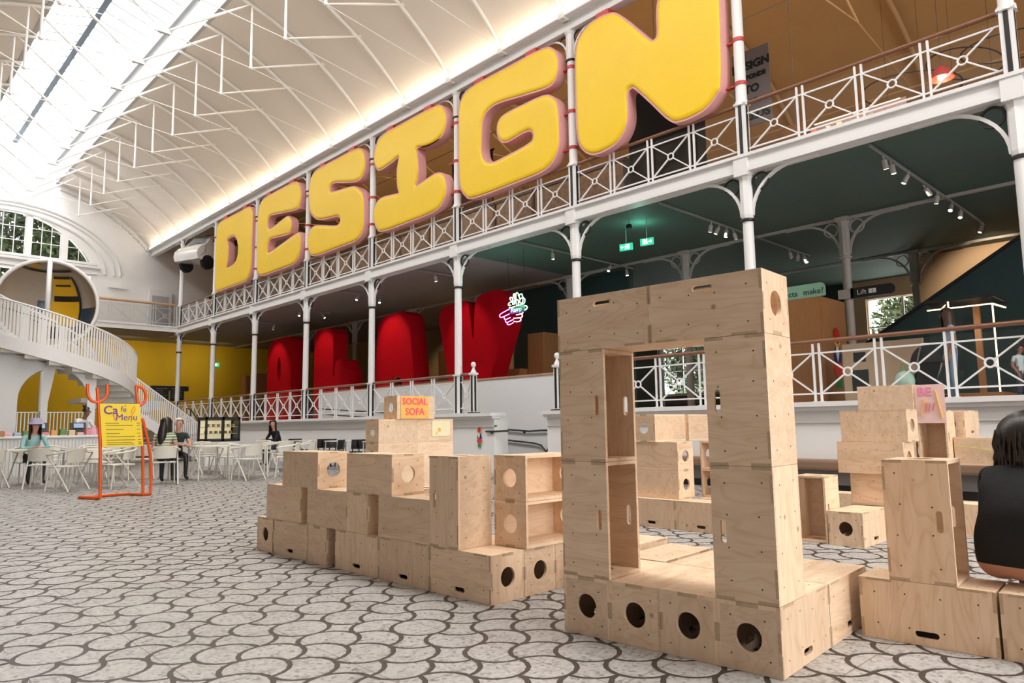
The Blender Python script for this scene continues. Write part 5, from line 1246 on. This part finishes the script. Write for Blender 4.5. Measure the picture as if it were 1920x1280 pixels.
for k, (x, y, a) in enumerate(BC_): put(bch, x, y, a, 'black cafe chair by the white plinth wall, %s from the left' % ['third', 'first', 'fifth', 'second', 'fourth', 'sixth', 'seventh', 'eighth'][k])
# counter with goods
t = thing('cafe_counter', 'white cafe counter with slatted front at the far left', 'counter', (20.5, -3.2, 0))
part('body', MB().box(.03, -2.05, 0, .8, 2.5, .93), white, t); part('worktop', MB().bbox(-.05, -2.12, .93, .9, 2.5, .975, .01), white, t)
for k in range(60): link('slat', (t.get('x') and None) or (SLT if 'SLT' in globals() else globals().setdefault('SLT', MB().box(0, -.022, .05, .03, .022, .9).mesh('slat', white))), t, (0, -2.0+k*.075, 0))
rn = random.Random(11); cols = [(.75, .25, .28), (.70, .55, .3), (.12, .25, .08), (.75, .45, .5), (.6, .6, .62), (.62, .2, .4), (.7, .35, .08), (.35, .5, .6)]
for k in range(12):
    y = -3.0-k*.19; h = rn.uniform(.06, .16)
    tt = thing('food_tray', 'small tray of wrapped food on the cafe counter, %s from the left' % ORD[k+1], 'tray', (20.75, y, .975), 0, 'goods on the cafe counter')
    part('tray', MB().bbox(-.12, -.085, 0, .12, .085, .02, .006), offw, tt); part('goods', MB().bbox(-.1, -.07, .02, .1, .07, .02+h, .02), mat('goods_%d' % k, rn.choice(cols), .6), tt)
for k, y in enumerate((-3.9, -4.75)):
    tt = thing('till_screen', 'black till with lit screen on the counter, %s' % ['left', 'right'][k], 'till', (21.1, y, .975)); part('base', MB().bbox(-.1, -.1, 0, .1, .1, .05, .01), black, tt); part('screen_case', MB().bar((.0, 0, .05), (.08, 0, .33), .36, .03), black, tt); part('display', MB().bar((-.03, 0, .2), (-.0, 0, .31), .22, .01), screen, tt)
t = thing('wood_crate', 'low orange wooden crate at the left end of the counter', 'crate', (20.7, -2.75, .975)); part('floor_board', MB().box(-.15, -.35, 0, .15, .35, .02), oak, t)
for s in (-1, 1): part('side_board', MB().box(s*.15-.01, -.35, .02, s*.15+.01, .35, .14), oak, t)
t = thing('pink_jug', 'pink spotted jug at the right end of the counter', 'jug', (20.7, -5.0, .975)); part('vessel', MB().lathe([(.05, 0), (.08, .03), (.075, .15), (.05, .22), (.06, .26)], 14), mat('jug_pink', (.75, .3, .5), .35, c2=(.9, .6, .75), scale=25), t, 60); part('handle', MB().tube([(0, -.07, .2), (0, -.14, .16), (0, -.13, .08), (0, -.08, .06)], .012, 6), mat('jug_handle', (.75, .3, .5), .35), t)
# glass fridge cabinet
t = thing('cake_fridge', 'black framed glass fridge with lit cakes', 'fridge', (22.0, -8.84, 0))
part('stand', MB().box(.02, -.5, 0, .6, .5, .72), white, t)
mb = MB().box(0, -.53, .72, .65, .53, .78).box(0, -.53, 1.38, .65, .53, 1.46).box(0, -.53, .72, .05, -.47, 1.46).box(0, .47, .72, .05, .53, 1.46).box(0, -.04, .72, .05, .04, 1.46).box(.6, -.53, .72, .65, .53, 1.46).box(0, -.53, .72, .65, -.51, 1.46)
part('frame', mb, black, t); part('glass_door', MB().box(.01, -.47, .78, .015, .47, 1.38), glass, t); part('back_light', MB().box(.57, -.47, .8, .59, .47, 1.36), mat('fridge_glow', (.9, .85, .6), .5, emit=(1, .85, .5), estr=.55), t)
for z in (.95, 1.15): part('shelf', MB().box(.05, -.47, z, .58, .47, z+.015), greytile, t)
for k in range(12): part('cake', MB().bbox(.2, -.44+.075*k, .965 if k % 2 else 1.165, .34, -.385+.075*k, 1.04 if k % 2 else 1.25, .01), mat('cake_%d' % k, [(.8, .6, .1), (.5, .25, .1), (.75, .5, .4), (.25, .3, .08)][k % 4], .6), t)
# ------------------------------------------------------------------ orange cafe menu sign
t = thing('menu_sign', 'orange tubular stand with fork and knife tops holding the yellow Cafe Menu board', 'sign', (12.85, -3.2, 0))
def otube(nm_, pts, r=.024, sm=True):
    P = [(x-12.85, y+3.2, z) for x, y, z in pts]; part(nm_, MB().tube(catmull(P, 4, False) if sm else P, r, 10), orange, t, 60)
otube('fork_pole', [(12.85, -3.25, .03), (12.85, -3.235, .4), (12.85, -3.215, .8), (12.85, -3.19, 1.1), (12.85, -3.155, 1.5), (12.85, -3.125, 1.77)])
otube('fork_prongs', [(12.85, -2.985, 1.83), (12.85, -2.995, 1.68), (12.85, -3.04, 1.575), (12.85, -3.135, 1.54), (12.85, -3.23, 1.585), (12.85, -3.27, 1.68), (12.85, -3.265, 1.83)])
otube('knife_pole', [(12.98, -3.92, .03), (12.95, -3.89, .45), (12.88, -3.845, .85), (12.87, -3.79, 1.2), (12.86, -3.735, 1.55), (12.86, -3.70, 1.82)])
otube('knife_blade', [(12.86, -3.70, 1.82), (12.86, -3.80, 1.78), (12.86, -3.86, 1.66), (12.86, -3.83, 1.54), (12.86, -3.745, 1.48)])
otube('back_leg', [(12.98, -3.92, .03), (13.05, -4.03, .03), (13.12, -4.08, .06), (13.10, -4.06, .5), (13.05, -4.0, .8), (12.95, -3.86, 1.24), (12.93, -3.82, 1.26)])
otube('foot', [(12.85, -3.25, .026), (13.28, -3.06, .026), (13.30, -3.10, .026), (13.36, -3.75, .026), (13.30, -3.8, .026), (12.98, -3.92, .026)], sm=False)
menu_y = mat('menu_yellow', (.90, .66, .02), .5, var=.01)
part('menu_board', MB().add([(-.03, .035, 1.52), (-.03, -.555, 1.52), (-.03, -.64, .83), (-.03, -.035, .83), (-.012, .035, 1.52), (-.012, -.555, 1.52), (-.012, -.64, .83), (-.012, -.035, .83)], [(0, 1, 2, 3), (7, 6, 5, 4), (0, 4, 5, 1), (1, 5, 6, 2), (2, 6, 7, 3), (3, 7, 4, 0)]), menu_y, t)
ink_v = mat('ink_violet', (.16, .03, .30), .6); ink_g = mat('ink_small', (.32, .24, .02), .7)
fm = lambda y, z: frame((-.034, y, z), (0, -1, 0), (0, 0, 1))
text('Ca', .19, ink_v, t, fm(-.13, 1.41), bold=.002); text('f', .12, ink_v, t, fm(-.29, 1.43)); text('e', .12, ink_v, t, fm(-.335, 1.425)); part('accent', MB().bar((-.034, -.332, 1.475), (-.034, -.345, 1.497), .01, .003, up=(1, 0, 0)), ink_v, t); text('Menu', .145, ink_v, t, fm(-.37, 1.295))
part('painted_fork', MB().bar((-.034, -.16, 1.36), (-.034, -.21, 1.24), .012, .003, up=(1, 0, 0)).tube([(-.034, -.43, 1.36), (-.034, -.44, 1.42), (-.034, -.48, 1.48), (-.034, -.49, 1.42), (-.034, -.45, 1.34), (-.034, -.44, 1.22)], .005, 5), orange, t)
mb = MB(); rn = random.Random(2)
for k, (z, w_) in enumerate(((1.205, .2), (1.17, .40), (1.105, .26), (1.04, .20), (.99, .42), (.935, .42), (.895, .38), (.865, .40))):
    y0 = -.06-.045*k/7; mb.box(-.033, y0, z-.006, -.0315, y0-w_, z+.006); mb.box(-.033, y0-.46, z-.006, -.0315, y0-.515, z+.006)
part('menu_lines', mb, ink_g, t)
# bench along the wall
t = thing('wall_bench', 'brown padded bench along the white plinth wall', 'bench', (0, -11.0, 0))
part('cushion', MB().bbox(-3, -.30, .34, 10.2, .02, .50, .04), mat('bench_leather', (.25, .15, .095), .5, var=.1), t); part('base_panel', MB().box(-3, -.3, .12, 10.2, -.12, .34), mat('bench_grey', (.22, .20, .19), .7), t); part('toe_kick', MB().box(-3, -.3, 0, 10.2, -.16, .12), black, t)
# ------------------------------------------------------------------ people
def body(parent, J, B, mats, sub=2, name='body'):
    """J: name -> (pos, radius); B: list of (a, b, material index). one continuous skinned surface"""
    names = list(J); idx = {n_: i for i, n_ in enumerate(names)}
    me = bpy.data.meshes.new('sk'); me.from_pydata([J[n_][0] for n_ in names], [(idx[a], idx[b]) for a, b, _ in B], [])
    o = bpy.data.objects.new('sk', me); COL.objects.link(o)
    sm = o.modifiers.new('skin', 'SKIN'); sm.use_smooth_shade = True; sm.branch_smoothing = .3
    sv = me.skin_vertices[0].data
    for n_, i in idx.items():
        r = J[n_][1]; sv[i].radius = r if isinstance(r, tuple) else (r, r); sv[i].use_root = (i == 0)
    ss_ = o.modifiers.new('sub', 'SUBSURF'); ss_.levels = sub; ss_.render_levels = sub
    dg = bpy.context.evaluated_depsgraph_get(); dg.update()
    nm = bpy.data.meshes.new_from_object(o.evaluated_get(dg)); nm.name = name
    bpy.data.objects.remove(o); bpy.data.meshes.remove(me)
    nm.materials.clear()
    for m in mats: nm.materials.append(m)
    seg = [(Vector(J[a][0]), Vector(J[b][0]), k) for a, b, k in B]
    for p in nm.polygons:
        c = p.center; best = 1e9
        for a, b, k in seg:
            ab = b-a; t_ = max(0, min(1, (c-a).dot(ab)/max(1e-9, ab.length_squared))); d = (c-(a+ab*t_)).length
            if d < best: best = d; p.material_index = k
        p.use_smooth = True
    return link(name, nm, parent)
def hand_bones(J, B, pre, wrist, d, palm_n, k, s=1.0, curl=.5):
    """five fingers off a palm; d = pointing direction, palm_n = palm normal"""
    d = Vector(d).normalized(); nrm = Vector(palm_n).normalized(); sd = d.cross(nrm).normalized(); wv = Vector(wrist)
    J[pre+'palm'] = (tuple(wv+d*.07*s), (.030*s, .022*s)); B.append((pre+'wrist', pre+'palm', k))
    for i, (off, ln) in enumerate(((-.03, .062), (-.01, .074), (.01, .070), (.03, .055))):
        b = wv+d*.088*s+sd*off*s; m = b+(d+nrm*curl*.5).normalized()*ln*.55*s; e = m+(d+nrm*curl*1.6).normalized()*ln*.5*s
        for q, (p, r) in enumerate(((b, .0095), (m, .0085), (e, .007))): J['%sf%d%d' % (pre, i, q)] = (tuple(p), r*s)
        B += [(pre+'palm', '%sf%d0' % (pre, i), k), ('%sf%d0' % (pre, i), '%sf%d1' % (pre, i), k), ('%sf%d1' % (pre, i), '%sf%d2' % (pre, i), k)]
    b = wv+d*.03*s-sd*.032*s; e = b+(d*.6-sd*.7+nrm*.3).normalized()*.05*s
    J[pre+'th0'] = (tuple(b), .011*s); J[pre+'th1'] = (tuple(e), .009*s); B += [(pre+'wrist', pre+'th0', k), (pre+'th0', pre+'th1', k)]
def sitter(label, x, y, z, deg, mats, hairm, hair='short', lean=.05, seat=.45, arms='table', hat=None, legs=True, yawh=0, scale=1.0, sub=1, sleeve=1):
    """seated person facing local +x. mats: [top, bottom, skin, shoe]"""
    t = thing('person', label, 'person', (x, y, z), R(deg)); s = scale
    h0 = seat+.10; J = {}; B = []
    J['pelvis'] = ((0, 0, h0), .125*s); J['waist'] = ((lean*.5, 0, h0+.17*s), .115*s); J['chest'] = ((lean*1.6, 0, h0+.36*s), (.125*s, .14*s)); J['neckb'] = ((lean*2.1, 0, h0+.49*s), .07*s); J['neck'] = ((lean*2.4+.01, 0, h0+.54*s), .05*s)
    hd = R(yawh); f = Vector((math.cos(hd), math.sin(hd), 0)); hc = Vector((lean*2.6+.02, 0, h0+.66*s))
    J['jaw'] = (tuple(hc-Vector((0, 0, .045*s))+f*.02), .068*s); J['skull'] = (tuple(hc+Vector((0, 0, .045*s))), .088*s); J['crown'] = (tuple(hc+Vector((0, 0, .09*s))-f*.01), .06*s)
    B += [('pelvis', 'waist', 0), ('waist', 'chest', 0), ('chest', 'neckb', 0), ('neckb', 'neck', 2), ('neck', 'jaw', 2), ('jaw', 'skull', 2), ('skull', 'crown', 2)]
    for q, sd in (('l', 1), ('r', -1)):
        J[q+'sh'] = ((lean*2.0, sd*.17*s, h0+.44*s), .058*s)
        if arms == 'table': el = (lean*2+.13, sd*.24*s, h0+.19*s); wr = (lean*2+.34, sd*.07*s, h0+.215*s)
        elif arms == 'lap': el = (lean+.08, sd*.23*s, h0+.14*s); wr = (lean+.30, sd*.12*s, h0+.09*s)
        else: el = (lean+.06, sd*.22*s, h0+.16*s); wr = (lean*2+.22, sd*.08*s, h0+.42*s)
        J[q+'el'] = (el, .043*s); J[q+'wrist'] = (wr, .028*s)
        m_ = tuple(a*.55+b*.45 for a, b in zip(J[q+'sh'][0], el)); J[q+'sl'] = (m_, .05*s)
        B += [('chest', q+'sh', 0), (q+'sh', q+'sl', 0), (q+'sl', q+'el', 0 if sleeve else 2), (q+'el', q+'wrist', 0 if sleeve > 1 else 2)]
        hand_bones(J, B, q, wr, (Vector(wr)-Vector(el)), (0, 0, -1), 2, s)
        if legs:
            J[q+'hip'] = ((.05, sd*.09*s, h0-.02), .085*s); J[q+'kn'] = ((.42*s, sd*.13*s, h0-.02), .062*s); J[q+'an'] = ((.42*s, sd*.13*s, .09), .04*s); J[q+'toe'] = ((.56*s, sd*.15*s, .035), .034*s)
            B += [('pelvis', q+'hip', 1), (q+'hip', q+'kn', 1), (q+'kn', q+'an', 1), (q+'an', q+'toe', 3)]
    body(t, J, B, mats, sub)
    face(t, hc, f, s, mats[2])
    hairdo(t, hc, f, s, hairm, hair, hat)
    return t
def face(t, hc, f, s, sk):
    r = Vector((-f.y, f.x, 0)); up = Vector((0, 0, 1))
    P = lambda a, b, c: tuple(hc+f*a*s+r*b*s+up*c*s)
    eyem = MATS['black_paint']
    part('eyes', MB().sphere(P(.088, .032, .02), .011*s, 8, 6).sphere(P(.088, -.032, .02), .011*s, 8, 6), eyem, t, 60)
    part('nose', MB().tube([P(.09, 0, .02), P(.108, 0, -.012), P(.092, 0, -.022)], [.008*s, .014*s, .01*s], 8), sk, t, 60)
    part('mouth', MB().bar(P(.088, -.022, -.05), P(.088, .022, -.05), .008*s), MATS['lips'], t)
    part('ears', MB().sphere(P(0, .088, .0), .024*s, 8, 6, (.7, .5, 1.2)).sphere(P(0, -.088, .0), .024*s, 8, 6, (.7, .5, 1.2)), sk, t, 60)
mat('lips', (.40, .14, .12), .5)
def hairdo(t, hc, f, s, m, kind, hat):
    r = Vector((-f.y, f.x, 0)); up = Vector((0, 0, 1))
    def shell(ang0, ang1, low, rad, nm_='hair', vol=1.0):
        # strands wrap the back and sides: open towards the face
        mb = MB(); nA, nZ = 18, 8; vs = []
        for j in range(nZ+1):
            e = 90-(90-low)*j/nZ
            for i in range(nA+1):
                a = R(ang0+(ang1-ang0)*i/nA); ee = R(max(e, 0)); drop = 0 if e >= 0 else e/90*.33
                d = (f*math.cos(a)+r*math.sin(a))*math.cos(ee)*rad*vol*(1 if e >= 0 else 1-.12*drop)+up*math.sin(ee)*rad*1.08
                vs.append(tuple(hc+up*.035*s+d*s+up*drop*s))
        k = len(vs); vs += [tuple(hc+(Vector(v)-hc)*.9) for v in vs]
        fs = [(j*(nA+1)+i, j*(nA+1)+i+1, (j+1)*(nA+1)+i+1, (j+1)*(nA+1)+i) for j in range(nZ) for i in range(nA)]
        fs += [tuple(q+k for q in g[::-1]) for g in fs]
        e_ = list(range(nZ*(nA+1), (nZ+1)*(nA+1))); fs += [(a, b, b+k, a+k) for a, b in zip(e_, e_[1:])]
        part(nm_, mb.add(vs, fs), m, t, 70)
    if kind == 'short': shell(70, 290, -12, .102); shell(-180, 180, 38, .101, 'hair_top')
    elif kind == 'long': shell(55, 305, -88, .108, vol=1.05); shell(-180, 180, 35, .104, 'hair_top')
    elif kind == 'verylong':
        shell(55, 305, -88, .108, vol=1.05); shell(-180, 180, 35, .104, 'hair_top')
        pts = [tuple(hc-f*(.06+(.035 if q < 3 else .02)*q)*s+up*(.03-.145*q)*s) for q in range(5)]; part('hair_fall', MB().tube(pts, [.07*s, .088*s, .09*s, .075*s, .02*s], 14), m, t, 60)
    elif kind == 'bob': shell(50, 310, -34, .118, vol=1.08); shell(-180, 180, 30, .115, 'hair_top')
    elif kind == 'bun': shell(70, 290, -5, .100); shell(-180, 180, 35, .10, 'hair_top'); part('hair_bun', MB().sphere(tuple(hc-f*.05*s+up*.16*s), .05*s, 10, 8), m, t, 60)
    if hat:
        c = hc+up*.06*s
        part('hat', MB().lathe([(.155*s, -.03*s), (.158*s, -.02*s), (.11*s, .02*s), (.105*s, .085*s), (.085*s, .105*s), (.001, .108*s)], 20, tuple(c)), hat, t, 50)
strip = mat('striped_knit', (.62, .56, .42), .8); nt = strip.node_tree; N_ = nt.nodes
_w = N_.new('ShaderNodeTexWave'); _w.bands_direction = 'Z'; _w.inputs['Scale'].default_value = 5.5; _tc = N_.new('ShaderNodeTexCoord'); nt.links.new(_tc.outputs['Object'], _w.inputs[0])
_cr = N_.new('ShaderNodeValToRGB'); _cr.color_ramp.interpolation = 'CONSTANT'; _cr.color_ramp.elements[0].color = (.62, .56, .42, 1); _cr.color_ramp.elements[1].position = .62; _cr.color_ramp.elements[1].color = (.10, .20, .10, 1)
nt.links.new(_w.outputs['Fac'], _cr.inputs[0]); nt.links.new(_cr.outputs[0], N_['Principled BSDF'].inputs['Base Color'])
teal = mat('teal_jacket', (.05, .33, .34), .7, c2=(.55, .72, .72), scale=6); lav = mat('lavender_felt', (.38, .34, .50), .8); denim = mat('dark_denim', (.03, .035, .05), .8); shoe = mat('dark_shoe', (.03, .025, .02), .6); wtee = mat('white_shirt', (.72, .72, .74), .7); pblue = mat('pale_blue_cotton', (.33, .45, .58), .8); charc = mat('charcoal_tee', (.022, .028, .028), .85)
o = sitter('grey haired man in black t-shirt sitting at the cafe table', 16.70, -5.68, 0, 172, [charc, black, skin, shoe], hairg, 'short', .07, yawh=25, sleeve=0)
part('shirt_print', MB().bar((.245, .10, .80), (.25, -.10, .80), .035, .10, up=(1, 0, 0)), mat('print_white', (.6, .58, .6), .7, c2=(.1, .1, .1), scale=14), o)
sitter('woman with very long black hair and striped top turned away at the cafe table', 15.55, -5.03, 0, -35, [strip, denim, skin, shoe], hairb, 'verylong', .05, arms='lap', sleeve=0, yawh=-15)
sitter('woman in lavender bucket hat and teal patterned jacket at the far left table', 18.15, -3.22, 0, 185, [teal, denim, skin, shoe], mat('brown_hair', (.045, .025, .015), .5), 'long', .08, hat=lav, sleeve=2)
sitter('cafe worker in white shirt with black hair bun behind the counter', 22.05, -4.95, .38, 200, [wtee, denim, skin2, shoe], hairb, 'bun', .12, legs=True, sleeve=1, yawh=60)
sitter('woman in dark jacket reading at the table by the white wall', 20.55, -9.95, 0, 100, [blackf, denim, skin, shoe], mat('dark_brown_hair', (.03, .015, .01), .5), 'long', .08, sleeve=2, yawh=40)
def stander(label, x, y, z, deg, mats, hairm, hair, s=1.0, hat=None):
    t = thing('person', label, 'person', (x, y, z), R(deg)); J = {}; B = []
    J['pelvis'] = ((0, 0, .93*s), .12*s); J['waist'] = ((0, 0, 1.1*s), .105*s); J['chest'] = ((.0, 0, 1.30*s), (.11*s, .13*s)); J['neckb'] = ((0, 0, 1.42*s), .06*s); J['neck'] = ((.01, 0, 1.47*s), .046*s)
    hc = Vector((.03, 0, 1.58*s)); J['jaw'] = ((.045, 0, 1.54*s), .065*s); J['skull'] = (tuple(hc+Vector((0, 0, .045*s))), .085*s); J['crown'] = (tuple(hc+Vector((-.01, 0, .09*s))), .058*s)
    B += [('pelvis', 'waist', 0), ('waist', 'chest', 0), ('chest', 'neckb', 0), ('neckb', 'neck', 2), ('neck', 'jaw', 2), ('jaw', 'skull', 2), ('skull', 'crown', 2)]
    for q, sd in (('l', 1), ('r', -1)):
        J[q+'sh'] = ((0, sd*.165*s, 1.38*s), .053*s); J[q+'sl'] = ((-.01, sd*.20*s, 1.24*s), .045*s); J[q+'el'] = ((-.02, sd*.22*s, 1.11*s), .04*s); J[q+'wrist'] = ((.08, sd*.22*s, .87*s), .027*s)
        B += [('chest', q+'sh', 0), (q+'sh', q+'sl', 0), (q+'sl', q+'el', 2), (q+'el', q+'wrist', 2)]; hand_bones(J, B, q, J[q+'wrist'][0], (.2, 0, -1), (0, -sd, 0), 2, s)
        J[q+'hip'] = ((0, sd*.085*s, .86*s), .088*s); J[q+'kn'] = ((.02, sd*.10*s, .48*s), .06*s); J[q+'an'] = ((-.02, sd*.10*s, .08*s), .038*s); J[q+'toe'] = ((.12, sd*.12*s, .03), .032*s)
        B += [('pelvis', q+'hip', 1), (q+'hip', q+'kn', 1), (q+'kn', q+'an', 1), (q+'an', q+'toe', 3)]
    body(t, J, B, mats, 1); f = Vector((1, 0, 0)); face(t, hc, f, s, mats[2]); hairdo(t, hc, f, s, hairm, hair, hat); return t
stander('woman in pale blue top with long brown hair behind the right railing', 3.50, -13.55, gfl, 25, [pblue, mat('blue_shorts', (.18, .27, .36), .8), skin2, shoe], mat('chestnut_hair', (.05, .018, .01), .5), 'long', .97)
stander('child with black bunched hair behind the right railing', 2.42, -12.75, gfl, 150, [mat('child_top', (.4, .45, .45), .8), denim, skin2, shoe], hairb, 'bun', .52)
stander('distant visitor on the upper gallery left of the letter D', 32.3, -12.3, 5.74, 200, [charc, denim, skin, shoe], hairb, 'short', .95)
# ------------------------------------------------------------------ the person in black on the bench, seen from behind
t = thing('person', 'person in black t-shirt with dark bobbed hair seated on the plywood bench, back to us', 'person', (.845, -4.07, U), R(-100)); t.scale = (1.06, 1.06, .98)
J = {}; B = []
J['pelvis'] = ((0, 0, .15), (.19, .20)); J['waist'] = ((.03, 0, .31), (.155, .165)); J['chest'] = ((.10, 0, .49), (.125, .14)); J['neckb'] = ((.15, 0, .56), .075); J['neck'] = ((.175, 0, .61), .05)
hc = Vector((.20, 0, .68)); J['jaw'] = ((.225, 0, .64), .066); J['skull'] = ((.20, 0, .72), .085); J['crown'] = ((.19, 0, .765), .055)
B += [('pelvis', 'waist', 0), ('waist', 'chest', 0), ('chest', 'neckb', 0), ('neckb', 'neck', 2), ('neck', 'jaw', 2), ('jaw', 'skull', 2), ('skull', 'crown', 2)]
for q, sd in (('l', 1), ('r', -1)):
    J[q+'sh'] = ((.12, sd*.135, .515), .068); J[q+'sl'] = ((.20, sd*.165, .41), .064); J[q+'el'] = ((.28, sd*.165, .29), .045); J[q+'wrist'] = ((.46, sd*.10, .26), .028)
    B += [('chest', q+'sh', 0), (q+'sh', q+'sl', 0), (q+'sl', q+'el', 0), (q+'el', q+'wrist', 2)]; hand_bones(J, B, q, (.46, sd*.10, .26), (1, -sd*.3, -.1), (0, 0, -1), 2)
    J[q+'hip'] = ((.08, sd*.12, .10), .11); J[q+'kn'] = ((.46, sd*.16, .16), .068); J[q+'an'] = ((.50, sd*.15, -.20), .042); J[q+'toe'] = ((.64, sd*.17, -.26), .035)
    B += [('pelvis', q+'hip', 1), (q+'hip', q+'kn', 1), (q+'kn', q+'an', 1), (q+'an', q+'toe', 3)]
hemm = mat('shirt_over_skin', (.0075, .0075, .0085), .85, scale=6, bump=.6); _n = hemm.node_tree.nodes; _l = hemm.node_tree.links     # black shirt above, bare back below the hem
_tc = _n.new('ShaderNodeTexCoord'); _sx = _n.new('ShaderNodeSeparateXYZ'); _gt = _n.new('ShaderNodeMath'); _gt.operation = 'LESS_THAN'; _gt.inputs[1].default_value = .095; _mx = _n.new('ShaderNodeMix'); _mx.data_type = 'RGBA'
_mx.inputs[6].default_value = (.0075, .0075, .0085, 1); _mx.inputs[7].default_value = (.58, .31, .22, 1)
_l.new(_tc.outputs['Object'], _sx.inputs[0]); _l.new(_sx.outputs['Z'], _gt.inputs[0]); _l.new(_gt.outputs[0], _mx.inputs[0]); _l.new(_mx.outputs[2], _n['Principled BSDF'].inputs['Base Color'])
bo = body(t, J, B, [blackf, denim, skin, shoe, hemm], 3)
for p in bo.data.polygons:          # shirt hem rides up over a strip of bare back
    if p.center.x < .14 and p.center.z < .4: p.material_index = 4 if p.center.z > -.02 else 1
face(t, hc, Vector((1, 0, 0)), 1.0, skin); hairdo(t, hc, Vector((1, 0, 0)), .98, hairb, 'bob', None)
rn = random.Random(4); mb = MB()
for k in range(160):
    a = R(rn.uniform(55, 305)); r_ = .108+rn.uniform(-.005, .012); z0 = hc.z+rn.uniform(-.02, .07)
    c = Vector((math.cos(a), math.sin(a), 0)); p0 = Vector((hc.x, 0, z0))+c*r_*1.02
    mb.tube([p0, p0+c*.014+Vector((0, 0, -.07)), p0+c*rn.uniform(-.02, .02)+Vector((rn.uniform(-.01, .01), rn.uniform(-.02, .02), -.15-rn.uniform(0, .05)))], [.004, .007, .001], 5)
for k in range(260):
    a = R(rn.uniform(0, 360)); P = []
    for e_ in range(88, -15, -17):
        q = .112+rn.uniform(0, .004); aa = a+R(rn.uniform(-3, 3))
        P.append((hc.x+q*math.cos(R(e_))*math.cos(aa), q*math.cos(R(e_))*math.sin(aa), hc.z+.034+q*1.1*math.sin(R(e_))))
    if math.cos(a) > .6: P = P[:4]
    mb.tube(P, .0045, 5)
tag(part('hair_strands', mb, hairb, t, 70), kind='stuff')
